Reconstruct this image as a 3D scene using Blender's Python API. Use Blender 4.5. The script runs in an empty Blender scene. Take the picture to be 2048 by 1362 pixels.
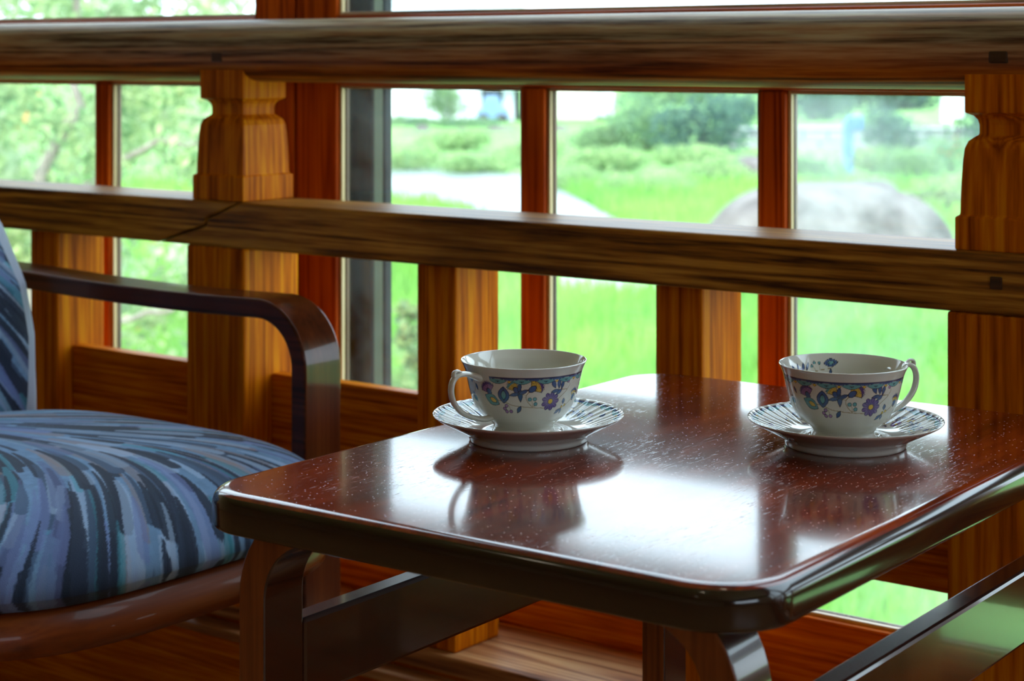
import bpy, bmesh, math, random
import numpy as np
from mathutils import Vector, Matrix

# ------------------------------------------------------------------ camera, sky, exposure
sc = bpy.context.scene
C = sc.collection
F = 3700.0                      # focal length in pixels of the 2048 px wide frame
HOR = 115.0                     # pixel row of the horizon
EYE = 0.85
cam_d = bpy.data.cameras.new('camera')
cam = bpy.data.objects.new('camera', cam_d); C.objects.link(cam)
cam.location = (0, 0, EYE); cam.rotation_euler = (math.pi / 2, 0, 0)
cam_d.sensor_width = 36.0; cam_d.lens = F / 2048 * 36.0
cam_d.shift_y = -(681 - HOR) / 2048
cam_d.clip_start = 0.05; cam_d.clip_end = 600
cam_d.dof.use_dof = True; cam_d.dof.focus_distance = 1.43; cam_d.dof.aperture_fstop = 10.0
sc.camera = cam
sc.view_settings.view_transform = 'Standard'; sc.view_settings.look = 'None'
sc.view_settings.gamma = 1.0; sc.view_settings.use_curve_mapping = False
sc.view_settings.exposure = 0.0
sc.cycles.max_bounces = 10; sc.cycles.diffuse_bounces = 5; sc.cycles.glossy_bounces = 5
sc.cycles.transparent_max_bounces = 16
sc.cycles.sample_clamp_indirect = 6.0
sc.cycles.caustics_reflective = False; sc.cycles.caustics_refractive = False

world = bpy.data.worlds.new('overcast_sky'); sc.world = world; world.use_nodes = True
wn, wl = world.node_tree.nodes, world.node_tree.links
for n_ in list(wn): wn.remove(n_)
wo = wn.new('ShaderNodeOutputWorld'); wb = wn.new('ShaderNodeBackground')
wt = wn.new('ShaderNodeTexCoord'); wx = wn.new('ShaderNodeSeparateXYZ'); wr = wn.new('ShaderNodeValToRGB')
wr.color_ramp.elements[0].position = 0.0; wr.color_ramp.elements[0].color = (0.74, 0.87, 1.0, 1)
wr.color_ramp.elements[1].position = 0.75; wr.color_ramp.elements[1].color = (0.66, 0.82, 1.0, 1)
wl.new(wt.outputs['Generated'], wx.inputs[0]); wl.new(wx.outputs['Z'], wr.inputs[0])
wl.new(wr.outputs[0], wb.inputs['Color']); wb.inputs['Strength'].default_value = 5.0
wl.new(wb.outputs[0], wo.inputs['Surface'])

sun_d = bpy.data.lights.new('hazy_sun', 'SUN'); sun_d.energy = 5.0; sun_d.angle = math.radians(25); sun_d.color = (1.0, 0.96, 0.88)
sun = bpy.data.objects.new('hazy_sun', sun_d); C.objects.link(sun); sun.rotation_euler = (math.radians(38), 0, math.radians(-25))
random.seed(7); rng = np.random.default_rng(11)
WA = math.radians(-37.0)        # the window wall runs along u, away from the camera is n
U = np.array([math.cos(WA), math.sin(WA)]); N = np.array([-math.sin(WA), math.cos(WA)])
def S(px, n):
    X = (px - 1024) / F
    d = n / (N[0] * X + N[1])
    return d * (U[0] * X + U[1])
def Zat(px, py, n):
    X = (px - 1024) / F
    return EYE - (py - HOR) / F * n / (N[0] * X + N[1])

# ------------------------------------------------------------------ node helpers
def srgb(r, g, b):
    f = lambda c: ((c / 255 + 0.055) / 1.055) ** 2.4 if c > 10 else c / 255 / 12.92
    return (f(r), f(g), f(b), 1)
class NT:
    def __init__(s, name):
        s.m = bpy.data.materials.new(name); s.m.use_nodes = True
        s.t = s.m.node_tree; s.n = s.t.nodes; s.l = s.t.links
        for q in list(s.n): s.n.remove(q)
        s.out = s.n.new('ShaderNodeOutputMaterial')
    def new(s, typ, **kw):
        q = s.n.new(typ)
        for k, v in kw.items():
            if k in q.inputs: q.inputs[k].default_value = v
            else: setattr(q, k, v)
        return q
    def link(s, a, b): s.l.new(a, b)
    def ramp(s, fac, stops):
        r = s.n.new('ShaderNodeValToRGB'); e = r.color_ramp.elements
        while len(e) < len(stops): e.new(0.5)
        for q, (p, c) in zip(e, stops):
            q.position = p; q.color = c if len(c) == 4 else (*c, 1)
        s.l.new(fac, r.inputs[0]); return r.outputs[0]
    def mix(s, fac, a, b, mode='MIX'):
        q = s.n.new('ShaderNodeMix'); q.data_type = 'RGBA'; q.blend_type = mode
        for i, v in ((0, fac), (6, a), (7, b)):
            if hasattr(v, 'is_output'): s.l.new(v, q.inputs[i])
            else: q.inputs[i].default_value = v
        return q.outputs[2]
    def math(s, op, a, b=0.0):
        q = s.n.new('ShaderNodeMath'); q.operation = op
        for i, v in ((0, a), (1, b)):
            if hasattr(v, 'is_output'): s.l.new(v, q.inputs[i])
            else: q.inputs[i].default_value = v
        return q.outputs[0]
    def coords(s, scale, kind='Object'):
        t = s.n.new('ShaderNodeTexCoord'); m = s.n.new('ShaderNodeMapping')
        m.inputs['Scale'].default_value = scale
        s.l.new(t.outputs[kind], m.inputs[0]); return m.outputs[0]
    def noise(s, vec, scale=1.0, detail=4.0, rough=0.55, dist=0.0):
        q = s.new('ShaderNodeTexNoise', Scale=scale, Detail=detail, Roughness=rough, Distortion=dist)
        s.l.new(vec, q.inputs['Vector']); return q.outputs['Fac']
    def bsdf(s, color=None, rough=0.5, coat=0.0, coat_rough=0.05, spec=0.5, bump=None, bstr=0.3, bdist=0.001, metallic=0.0):
        b = s.new('ShaderNodeBsdfPrincipled')
        if color is not None:
            if hasattr(color, 'is_output'): s.l.new(color, b.inputs['Base Color'])
            else: b.inputs['Base Color'].default_value = color
        if hasattr(rough, 'is_output'): s.l.new(rough, b.inputs['Roughness'])
        else: b.inputs['Roughness'].default_value = rough
        b.inputs['Coat Weight'].default_value = coat; b.inputs['Coat Roughness'].default_value = coat_rough
        b.inputs['Specular IOR Level'].default_value = spec; b.inputs['Metallic'].default_value = metallic
        if bump is not None:
            q = s.new('ShaderNodeBump', Strength=bstr, Distance=bdist)
            s.l.new(bump, q.inputs['Height']); s.l.new(q.outputs[0], b.inputs['Normal'])
        s.l.new(b.outputs[0], s.out.inputs['Surface']); return b

def wood(name, dark, mid, light, axis, rough=0.45, coat=0.0, fine=90.0, contrast=1.0, worn=None, spec=0.4):
    """stained pine: streaks stretched along one local axis (0,1,2); worn = (colour, z0, z1) weathering above a local height"""
    t = NT(name)
    k = [1.0, 1.0, 1.0]; k[axis] = 0.045
    ringk = [16.0, 16.0, 16.0]; ringk[axis] = 0.35
    big = t.noise(t.coords(tuple(ringk)), 1.0, 2.0, 0.5)
    fineN = t.noise(t.coords(tuple(fine * q for q in k)), 1.0, 5.0, 0.6)
    wv = t.math('SINE', t.math('MULTIPLY', big, 110.0))
    wv = t.math('ADD', t.math('MULTIPLY', wv, 0.12 * contrast), t.math('MULTIPLY', fineN, 0.95))
    col = t.ramp(wv, [(0.24, tuple(c * 0.7 for c in dark[:3])), (0.47, mid), (0.70, light)])
    blot = t.noise(t.coords((4, 4, 4)), 1.0, 3.0)
    col = t.mix(t.ramp(blot, [(0.35, (0, 0, 0)), (0.75, (0.55, 0.55, 0.55))]), col, dark)
    if worn:
        sx = t.new('ShaderNodeSeparateXYZ'); tc = t.new('ShaderNodeTexCoord'); t.link(tc.outputs['Object'], sx.inputs[0])
        mr = t.new('ShaderNodeMapRange'); t.link(sx.outputs['Z'], mr.inputs[0])
        mr.inputs[1].default_value = worn[1]; mr.inputs[2].default_value = worn[2]
        f = t.math('MULTIPLY', mr.outputs[0], t.ramp(fineN, [(0.3, (0.35,) * 3), (0.6, (1,) * 3)]))
        wc = t.ramp(wv, [(0.2, tuple(c * 0.25 for c in worn[0][:3])), (0.5, worn[0]), (0.8, tuple(min(1, c * 1.5) for c in worn[0][:3]))])
        col = t.mix(f, col, wc)
    t.bsdf(col, rough, coat, 0.06, spec, wv, 0.35 if coat == 0 else 0.05, 0.0008)
    return t.m

PINE = dict(dark=srgb(150, 66, 2), mid=srgb(206, 108, 4), light=srgb(238, 152, 10), spec=0.06, fine=130.0)
M_post = wood('pine_post', axis=2, rough=0.42, contrast=0.7, **PINE)
M_base = wood('pine_board', axis=0, rough=0.42, contrast=0.5, **PINE)
M_red = wood('pine_window_red', srgb(140, 50, 4), srgb(188, 80, 6), srgb(214, 104, 12), 2, rough=0.5, spec=0.08)
M_redh = wood('pine_window_red_flat', srgb(140, 50, 10), srgb(188, 80, 16), srgb(214, 104, 26), 0, rough=0.45)
M_bead = wood('pale_glazing_bead', srgb(170, 140, 90), srgb(214, 190, 140), srgb(236, 220, 180), 2, rough=0.5)
M_beadh = wood('pale_glazing_bead_flat', srgb(150, 125, 100), srgb(204, 185, 155), srgb(230, 218, 195), 0, rough=0.5)
M_rail = wood('weathered_handrail', srgb(90, 40, 8), srgb(160, 78, 14), srgb(204, 118, 30), 0, rough=0.45, contrast=1.3, spec=0.18, fine=200.0,
              worn=((0.36, 0.285, 0.165), 0.838, 0.87))
M_mid = wood('weathered_mid_rail', srgb(76, 40, 8), srgb(164, 104, 26), srgb(214, 154, 56), 0, rough=0.45, contrast=1.0, spec=0.25, fine=200.0)
M_sill = wood('worn_sill_board', srgb(120, 66, 34), srgb(178, 118, 72), srgb(214, 164, 112), 0, rough=0.4)
M_dark = NT('dark_joint'); M_dark.bsdf((0.02, 0.012, 0.008, 1), 0.8); M_dark = M_dark.m
M_peg = wood('dark_peg', srgb(40, 24, 12), srgb(70, 44, 24), srgb(96, 62, 34), 0)
M_extdark = wood('exterior_dark_timber', srgb(6, 5, 4), srgb(14, 11, 9), srgb(22, 18, 15), 2, rough=0.8, spec=0.1)
M_extgrey = NT('exterior_grey_green_side'); M_extgrey.bsdf(srgb(74, 82, 66), 0.7, spec=0.1); M_extgrey = M_extgrey.m
M_slate = NT('exterior_slate_metal'); M_slate.bsdf(srgb(22, 30, 34), 0.6, spec=0.2); M_slate = M_slate.m

M_extbead = wood('brown_outer_bead', srgb(70, 52, 34), srgb(110, 84, 58), srgb(140, 112, 84), 2, rough=0.6)
# ------------------------------------------------------------------ mesh helpers
def link(o, parent=None):
    C.objects.link(o)
    if parent: o.parent = parent
    return o
def tag(o, label=None, cat=None, group=None, kind=None):
    if label: o['label'] = label
    if cat: o['category'] = cat
    if group: o['group'] = group
    if kind: o['kind'] = kind
    return o
def empty(name, loc=(0, 0, 0), rz=0.0):
    o = bpy.data.objects.new(name, None); o.empty_display_size = 0.05
    o.location = loc; o.rotation_euler = (0, 0, rz); return link(o)
def mesh_obj(name, verts, faces, mat, parent=None, smooth=False, bevel=0.0, mats=None, fm=None):
    me = bpy.data.meshes.new(name); me.from_pydata([tuple(map(float, v)) for v in verts], [], faces)
    for m in (mats or [mat]): me.materials.append(m)
    if fm is not None: me.polygons.foreach_set('material_index', fm)
    if smooth: me.polygons.foreach_set('use_smooth', [True] * len(faces))
    o = bpy.data.objects.new(name, me); link(o, parent)
    if bevel: add_bevel(o, bevel)
    return o
def add_bevel(o, w, seg=2):
    b = o.modifiers.new('bevel', 'BEVEL'); b.width = w; b.segments = seg; b.limit_method = 'ANGLE'; b.angle_limit = math.radians(40)
BF = [(0, 3, 2, 1), (4, 5, 6, 7), (0, 1, 5, 4), (1, 2, 6, 5), (2, 3, 7, 6), (3, 0, 4, 7)]
def box(name, x0, x1, y0, y1, z0, z1, mat, parent=None, bevel=0.002):
    v = [(x0, y0, z0), (x1, y0, z0), (x1, y1, z0), (x0, y1, z0), (x0, y0, z1), (x1, y0, z1), (x1, y1, z1), (x0, y1, z1)]
    return mesh_obj(name, v, BF, mat, parent, bevel=bevel)
def grid_mesh(name, P, mat, parent=None, wrap=False, col=None, smooth=True, flip=False, link_it=True):
    """P: rows x cols x 3 numpy"""
    R, K = P.shape[:2]
    idx = np.arange(R * K).reshape(R, K)
    a = idx[:-1]; b = idx[1:]
    if wrap:
        a0, a1, b0, b1 = a, np.roll(a, -1, 1), b, np.roll(b, -1, 1)
    else:
        a0, a1, b0, b1 = a[:, :-1], a[:, 1:], b[:, :-1], b[:, 1:]
    q = np.stack([a0, a1, b1, b0], -1).reshape(-1, 4)
    if flip: q = q[:, ::-1]
    me = bpy.data.meshes.new(name)
    me.vertices.add(R * K); me.vertices.foreach_set('co', P.reshape(-1).astype(np.float32))
    me.loops.add(q.size); me.loops.foreach_set('vertex_index', q.reshape(-1).astype(np.int32))
    me.polygons.add(len(q)); me.polygons.foreach_set('loop_start', np.arange(0, q.size, 4, dtype=np.int32))
    me.update(calc_edges=True)
    if smooth: me.polygons.foreach_set('use_smooth', np.ones(len(q), dtype=bool))
    if mat: me.materials.append(mat)
    if col is not None:
        ca = me.color_attributes.new('print', 'FLOAT_COLOR', 'POINT')
        ca.data.foreach_set('color', np.concatenate([col.reshape(-1, 3), np.ones((R * K, 1))], 1).reshape(-1).astype(np.float32))
    me.update()
    o = bpy.data.objects.new(name, me)
    if link_it: link(o, parent)
    return o
def extrude_profile(name, prof, x0, x1, mat, parent=None, nseg=1, smooth=True, wob=0.0, axis=0):
    """closed profile [(y,z)] extruded along x, capped"""
    xs = np.linspace(x0, x1, nseg + 1); k = len(prof); V = []; Fc = []
    for i, x in enumerate(xs):
        w = wob * math.sin(i * 1.3) if wob else 0
        for (y, z) in prof: V.append((x, y + w, z + w * 0.6))
    for i in range(nseg):
        for j in range(k):
            a = i * k + j; b = i * k + (j + 1) % k
            Fc.append((a, a + k, b + k, b))
    Fc.append(tuple(range(k - 1, -1, -1))[::-1]); Fc.append(tuple(nseg * k + j for j in range(k))[::-1])
    o = mesh_obj(name, V, Fc, mat, parent)
    for p in o.data.polygons: p.use_smooth = smooth and len(p.vertices) == 4
    return o
def tower(name, levels, cx, cy, mat, parent=None, bevel=0.002):
    """square post from (half, z) levels"""
    V = []; Fc = []
    for h, z in levels: V += [(cx - h, cy - h, z), (cx + h, cy - h, z), (cx + h, cy + h, z), (cx - h, cy + h, z)]
    n_ = len(levels)
    for i in range(n_ - 1):
        for j in range(4):
            a = 4 * i + j; b = 4 * i + (j + 1) % 4
            Fc.append((a, b, b + 4, a + 4))
    Fc.append((3, 2, 1, 0)); Fc.append(tuple(4 * (n_ - 1) + j for j in range(4)))
    return mesh_obj(name, V, Fc, mat, parent, bevel=bevel)
def strip(name, path, t, w0, w1, to3, mats, parent=None, bevel=0.002, closed=False):
    """bent laminated strip: path of 2D points (centre line) with thickness t in plane, spanning w0..w1 across; to3(a,b,w)->xyz.
    mats[0] broad faces, mats[1] laminated edges"""
    P = np.array(path, float); n_ = len(P)
    T = np.zeros_like(P); T[1:-1] = P[2:] - P[:-2]; T[0] = P[1] - P[0]; T[-1] = P[-1] - P[-2]
    T /= np.linalg.norm(T, axis=1)[:, None]; Q = np.stack([-T[:, 1], T[:, 0]], 1)
    V = []; Fc = []; fm = []
    for p, q in zip(P, Q):
        for (o, w) in ((t / 2, w0), (t / 2, w1), (-t / 2, w1), (-t / 2, w0)):
            V.append(to3(p[0] + q[0] * o, p[1] + q[1] * o, w))
    for i in range(n_ - 1):
        for j in range(4):
            a = 4 * i + j; b = 4 * i + (j + 1) % 4
            Fc.append((a, b, b + 4, a + 4)); fm.append(1 if j in (1, 3) else 0)
    Fc.append((3, 2, 1, 0)); Fc.append(tuple(4 * (n_ - 1) + j for j in range(4))); fm += [1, 1]
    o = mesh_obj(name, V, Fc, None, parent, mats=mats, fm=fm)
    bm = bmesh.new(); bm.from_mesh(o.data); bmesh.ops.recalc_face_normals(bm, faces=bm.faces); bm.to_mesh(o.data); bm.free()
    for p in o.data.polygons: p.use_smooth = True
    b = o.modifiers.new('bevel', 'BEVEL'); b.width = bevel; b.segments = 3; b.limit_method = 'ANGLE'; b.angle_limit = math.radians(50)
    b.harden_normals = True
    return o
def arc(cx, cy, r, a0, a1, n_=12):
    return [(cx + r * math.cos(math.radians(a0 + (a1 - a0) * i / n_)), cy + r * math.sin(math.radians(a0 + (a1 - a0) * i / n_))) for i in range(n_ + 1)]
def wall_frame(o): o.rotation_euler = (0, 0, WA); return o

# ------------------------------------------------------------------ room shell (all in wall coordinates s, n, z)
S0, S1, N0, NW = -3.80, 2.62, -3.2, 1.735
def plain(name, c, rough=0.7, bump=0.0):
    t = NT(name); nz = t.noise(t.coords((3, 3, 3)), 1.0, 4.0)
    col = t.mix(nz, (*[q * 0.85 for q in c[:3]], 1), (*[min(1, q * 1.1) for q in c[:3]], 1))
    t.bsdf(col, rough, bump=nz if bump else None, bstr=bump, bdist=0.01); return t.m
M_plaster = wood('brown_wall_boards', srgb(140, 104, 66), srgb(182, 142, 98), srgb(206, 170, 124), 2, rough=0.5)
M_ceil = wood('pale_ceiling_boards', srgb(170, 140, 104), srgb(206, 178, 140), srgb(226, 202, 166), 0, rough=0.5)
M_floor = wood('dark_plank_floor', srgb(150, 98, 52), srgb(188, 134, 80), srgb(208, 158, 104), 0, rough=0.35)
def setting(o): o['kind'] = 'structure'; return wall_frame(o)
setting(box('floor', S0, S1, N0, NW + 0.04, -0.06, 0.0, M_floor, bevel=0))
setting(box('ceiling', S0, S1, N0, NW + 0.1, 2.35, 2.45, M_ceil, bevel=0))
setting(box('wall_left', S0 - 0.1, S0, N0 - 0.1, NW + 0.1, 0, 2.35, M_plaster, bevel=0))
# right wall, with an unseen opening added to let fill daylight in
wr_ = setting(mesh_obj('wall_right', [], [], M_plaster)); wr_.data.clear_geometry()
def multi(o, boxes):
    V = []; Fc = []
    for (x0, x1, y0, y1, z0, z1) in boxes:
        k = len(V); V += [(x0, y0, z0), (x1, y0, z0), (x1, y1, z0), (x0, y1, z0), (x0, y0, z1), (x1, y0, z1), (x1, y1, z1), (x0, y1, z1)]
        Fc += [tuple(k + q for q in f) for f in BF]
    o.data.from_pydata(V, [], Fc); return o
multi(wr_, [(S1, S1 + .1, N0 - .1, -1.6, 0, 2.35), (S1, S1 + .1, -1.6, 0.6, 0, 0.9), (S1, S1 + .1, -1.6, 0.6, 1.6, 2.35), (S1, S1 + .1, 0.6, NW + .1, 0, 2.35)])
wb_ = setting(mesh_obj('wall_back', [], [], M_plaster)); wb_.data.clear_geometry()
multi(wb_, [(S0, -2.0, N0 - .1, N0, 0, 2.35), (-2.0, -0.6, N0 - .1, N0, 0, 2.35), (-0.6, S1, N0 - .1, N0, 0, 2.35)])
# window wall: below, above
wf = setting(mesh_obj('wall_front', [], [], M_base)); wf.data.clear_geometry()
multi(wf, [(S0, S1, NW + .0, NW + .1, -2.6, 0.184), (S0, S1, NW, NW + .1, 2.02, 2.35)])
# stepped base under the balustrade
setting(box('trim_1', S0, S1, 1.600, NW, 0.163, 0.184, M_sill, bevel=0.002))        # upper sill board
setting(box('trim_2', S0, S1, 1.605, NW, 0.02, 0.163, M_base, bevel=0.0))
setting(box('trim_3', S0, S1, 1.575, 1.605, 0.147, 0.158, M_sill, bevel=0.002))     # lower ledge
setting(box('baseboard_front', S0, S1, 1.580, 1.605, 0.0, 0.147, M_base, bevel=0.0))

# glass
def glass(name_, film_):
    t = NT(name_)
    tr = t.new('ShaderNodeBsdfTransparent'); tr.inputs[0].default_value = (0.96, 0.985, 0.97, 1)
    gl = t.new('ShaderNodeBsdfGlossy', Roughness=0.01); fr = t.new('ShaderNodeFresnel', IOR=1.45)
    gb = t.new('ShaderNodeNewGeometry'); t.link(t.math('SUBTRACT', 1.45, t.math('MULTIPLY', gb.outputs['Backfacing'], 1.45 - 1 / 1.45)), fr.inputs['IOR'])
    ms = t.new('ShaderNodeMixShader'); t.link(fr.outputs[0], ms.inputs[0]); t.link(tr.outputs[0], ms.inputs[1]); t.link(gl.outputs[0], ms.inputs[2])
    vor = t.new('ShaderNodeTexVoronoi', Scale=70.0); t.link(t.coords((1, 1, 1)), vor.inputs['Vector'])
    sp = t.ramp(vor.outputs['Distance'], [(0.05, (1, 1, 1)), (0.09, (0, 0, 0))])
    sel = t.ramp(vor.outputs['Color'], [(0.72, (0, 0, 0)), (0.76, (1, 1, 1))])
    film = t.ramp(t.noise(t.coords((5, 5, 5)), 1.0, 6.0, 0.7), [(0.35, (0, 0, 0)), (0.8, (film_,) * 3)])
    dustf = t.math('ADD', t.math('MULTIPLY', t.math('MULTIPLY', sp, sel), 0.35), film)
    df = t.new('ShaderNodeBsdfTranslucent'); df.inputs[0].default_value = (0.85, 0.9, 0.92, 1)
    ms2 = t.new('ShaderNodeMixShader'); t.link(dustf, ms2.inputs[0]); t.link(ms.outputs[0], ms2.inputs[1]); t.link(df.outputs[0], ms2.inputs[2])
    t.link(ms2.outputs[0], t.out.inputs['Surface']); return t.m
M_glass = glass('window_glass', 0.04); M_glass_dusty = glass('dusty_window_glass', 0.14)

GLS = 1.748
def window_unit(i, a, b, muls):
    """sash between s=a and s=b; muls: list of (s0,s1) glazing bars of the lower lights"""
    w = empty('window_%d' % i); wall_frame(w); w['kind'] = 'structure'
    st = 0.070
    for (x0, x1) in ((a, a + st), (b - st, b)):
        box('stile', x0, x1, NW, 1.757, 0.184, 2.02, M_red, w, 0.003)
    box('bottom_rail', a + st, b - st, NW, 1.757, 0.184, 0.264, M_base, w, 0.003)
    box('transom', a + st, b - st, NW, 1.757, 0.815, 0.9035, M_redh, w, 0.003)
    box('head_rail', a + st, b - st, NW, 1.757, 1.93, 2.02, M_redh, w, 0.003)
    for (x0, x1) in muls: box('glazing_bar', x0, x1, NW, 1.757, 0.264, 0.815, M_red, w, 0.004)
    xs = [a + st] + [q for m in muls for q in m] + [b - st]
    lights = [(xs[k], xs[k + 1], 0.264, 0.815) for k in range(0, len(xs), 2)] + [(a + st, b - st, 0.9035, 1.93)]
    for (x0, x1, z0, z1) in lights:
        pn = box('pane', x0, x1, GLS, GLS + 0.003, z0, z1, M_glass_dusty if abs(x0 + 0.946) < 1e-6 else M_glass, w, 0)
        # pale bead round the glass
        B = 0.004
        for nm, bx, mt in (('glazing_bead', (x0, x0 + B, z0, z1), M_bead), ('glazing_bead', (x1 - B, x1, z0, z1), M_bead),
                       ('glazing_bead', (x0 + B, x1 - B, z0, z0 + B), M_beadh), ('glazing_bead', (x0 + B, x1 - B, z1 - B, z1), M_beadh)):
            box(nm, bx[0], bx[1], GLS - 0.007, GLS, bx[2], bx[3], mt, w, 0.001)
            box('outer_bead', bx[0], bx[1], GLS + .003, 1.756, bx[2], bx[3], M_extbead, w, 0.001)
    return w
g = 0.005
units = []
a = -1.656; PER = 1.067
for k in range(-2, 4):
    x = a + k * PER
    if k == 0: mu = [(-1.2957, -1.261), (-0.979, -0.946)]
    elif k == -1: mu = [(-2.048, -2.0176), (-2.365, -2.335)]; mu = mu[::-1]
    else: mu = [(x + 0.36, x + 0.394), (x + 0.677, x + 0.71)]
    window_unit(k + 3, x, x + PER - g, mu)
# dark timbers standing outside the pane beside the post
ext = empty('trim_4'); wall_frame(ext); ext['kind'] = 'structure'
sA = S(745, 1.803)
box('outside_post', sA - 0.10, sA, 1.80, 1.806, -0.3, 2.1, M_extdark, ext, 0.001)
box('outside_strip', sA - 0.10, sA, 1.806, 1.824, -0.3, 2.1, M_extgrey, ext, 0.001)  # side of the outside post, coloured lighter than its front
box('outside_gutter_pipe', S(768, 1.825) - 0.03, S(785, 1.840), 1.825, 1.840, -0.3, 2.1, M_slate, ext, 0.003)

# ------------------------------------------------------------------ balustrade in front of the windows
RL = empty('balustrade', (0, 0, 0)); wall_frame(RL)
tag(RL, 'orange-brown stained wooden balustrade with rounded handrail running along the windows', 'railing')
# handrail: rounded section, scalloped over the posts
NC = 1.640
def hand_prof():
    pr = []
    for i in range(40):
        th = 2 * math.pi * i / 40
        c, s_ = math.cos(th), math.sin(th)
        e = 2 / 2.6
        pr.append((NC + 0.045 * math.copysign(abs(c) ** e, c), 0.8583 + 0.0385 * math.copysign(abs(s_) ** e, s_)))
    return pr
extrude_profile('handrail', hand_prof(), S0, S1, M_rail, RL, 60, True, 0.0004)
# middle rail: two lengths joined by a scarf over the left post
RN0, RN1 = 1.588, 1.690
def zt(px, py): return Zat(px, py, RN0)
ZT, ZB = 0.6745, 0.6185
sc_pts = [(S(481, RN0), zt(481, 409)), (S(413, RN0), zt(413, 437)), (S(410, RN0), zt(410, 451)), (S(318, RN0), zt(318, 473))]
def rail_piece(name, poly, mat):
    """poly [(s,z)] prism between RN0 and RN1"""
    k = len(poly); V = [(s_, RN0, z) for s_, z in poly] + [(s_, RN1, z) for s_, z in poly]
    Fc = [tuple(range(k)), tuple(range(2 * k - 1, k - 1, -1))] + [(i, (i + 1) % k, k + (i + 1) % k, k + i) for i in range(k)]
    o = mesh_obj(name, V, Fc, mat, RL)
    bm = bmesh.new(); bm.from_mesh(o.data); bmesh.ops.recalc_face_normals(bm, faces=bm.faces); bm.to_mesh(o.data); bm.free()
    add_bevel(o, 0.003); return o
G_ = 0.0007
LZ0, LZ1 = 0.003, -0.001
left = [(S0, ZB), (sc_pts[3][0], ZB)] + [(s_ - G_, z + G_) for s_, z in sc_pts[::-1][1:3]] + [(sc_pts[0][0], ZT)] + [(S0, ZT)]
left = [(S0, ZB), (sc_pts[3][0] - 0.004, ZB), (sc_pts[2][0] - G_, sc_pts[2][1] + G_), (sc_pts[1][0] - G_, sc_pts[1][1] + G_), (sc_pts[0][0] - 0.003, ZT), (S0, ZT)]
right = [(sc_pts[3][0], ZB), (S1, ZB), (S1, ZT), (sc_pts[0][0], ZT), (sc_pts[1][0] + G_, sc_pts[1][1] - G_), (sc_pts[2][0] + G_, sc_pts[2][1] - G_)]
rail_piece('middle_rail', left, M_mid); rail_piece('middle_rail', right, M_mid)
# knots and the square peg
s_peg = S(1993, RN0)
pg = box('square_peg', s_peg - 0.0055, s_peg + 0.0055, RN0 - 0.002, RN0 + 0.01, zt(1993, 566) - 0.0055, zt(1993, 566) + 0.0055, M_peg, RL, 0.0008)
pg['label'] = 'small dark square peg'
def knot(px, py, r):
    s_ = S(px, 1.596); z = Zat(px, py, 1.596)
    V = [(s_, 1.5935, z)]; Fc = []
    for i in range(14):
        th = 2 * math.pi * i / 14
        V.append((s_ + 1.5 * r * math.cos(th), 1.5965, z + r * math.sin(th)))
    for i in range(14): Fc.append((0, 1 + i, 1 + (i + 1) % 14))
    return V, Fc
newels = [S(372, 1.589) + 0.0505 + k * 1.003 for k in range(-2, 5)]
newels = [q for q in newels if S0 + .1 < q < S1 - .1]
for c in newels:
    p = box('newel_post', c - 0.0505, c + 0.0495, NC - 0.0505, NC + 0.0455, 0.184, ZB + 0.0, M_post, RL, 0.003)
    zc = [(0.0440, ZT), (0.0440, 0.7045), (0.0405, 0.7065)]
    zc += [(0.0402, 0.72), (0.0395, 0.74), (0.0385, 0.757), (0.0375, 0.767), (0.0350, 0.7735), (0.0305, 0.7775)]
    zc += [(0.0275, 0.7795), (0.0275, 0.7885), (0.0285, 0.7930), (0.0315, 0.7970), (0.0375, 0.8000), (0.0375, 0.8355)]
    tower('post_cap', zc, c - 0.0005, NC - 0.002, M_post, p, 0.0012)
bal = []
for i in range(len(newels) - 1):
    for q in (0.354, 0.674): bal.append(newels[i] - 0.0505 + q)
bal += [newels[0] - 0.05 - 0.33]
for s_ in bal:
    box('baluster', s_, s_ + 0.0565, 1.611, 1.692, 0.184, ZB, M_post, RL, 0.003)
ends = sorted([(c - .0505, c + .0495) for c in newels] + [(q, q + .0565) for q in bal])
for (e0, e1) in zip(ends[:-1], ends[1:]):
    box('kick_board', e0[1], e1[0], 1.637, 1.659, 0.345, 0.462, M_base, RL, 0.002)
# dark plugs in the handrail above the posts
for c in newels:
    V = []; Fc = []
    zc_, nn = 0.8505, NC - 0.0452
    box('knot_plug', c - 0.013, c + 0.006, nn, nn + 0.01, zc_ - 0.006, zc_ + 0.006, M_peg, RL, 0.002)

# ------------------------------------------------------------------ table
TA = math.radians(-36.0)
TU = np.array([math.cos(TA), math.sin(TA)]); TN = np.array([-math.sin(TA), math.cos(TA)])
TC = np.array([0.119, 1.037])       # near corner of the top
t = NT('polished_mahogany')
pores = t.noise(t.coords((560, 60, 560)), 1.0, 3.0, 0.6)
poremask = t.ramp(t.noise(t.coords((9, 5, 9)), 1.0, 3.0), [(0.42, (0, 0, 0)), (0.60, (1, 1, 1))])
groove = t.math('MULTIPLY', t.ramp(pores, [(0.605, (0, 0, 0)), (0.65, (1, 1, 1))]), poremask)
streak = t.noise(t.coords((60, 3.0, 60)), 1.0, 5.0, 0.6, 0.4)
blot = t.noise(t.coords((8, 5, 8)), 1.0, 4.0, 0.6, 0.8)
c1 = t.ramp(streak, [(0.3, srgb(84, 24, 6)), (0.55, srgb(140, 48, 14)), (0.8, srgb(176, 78, 22))])
c1 = t.mix(t.ramp(blot, [(0.42, (0, 0, 0)), (0.62, (0.7,) * 3)]), c1, srgb(66, 20, 14))
vor = t.new('ShaderNodeTexVoronoi', Scale=330.0); t.link(t.coords((1, 1, 1)), vor.inputs['Vector'])
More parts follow.
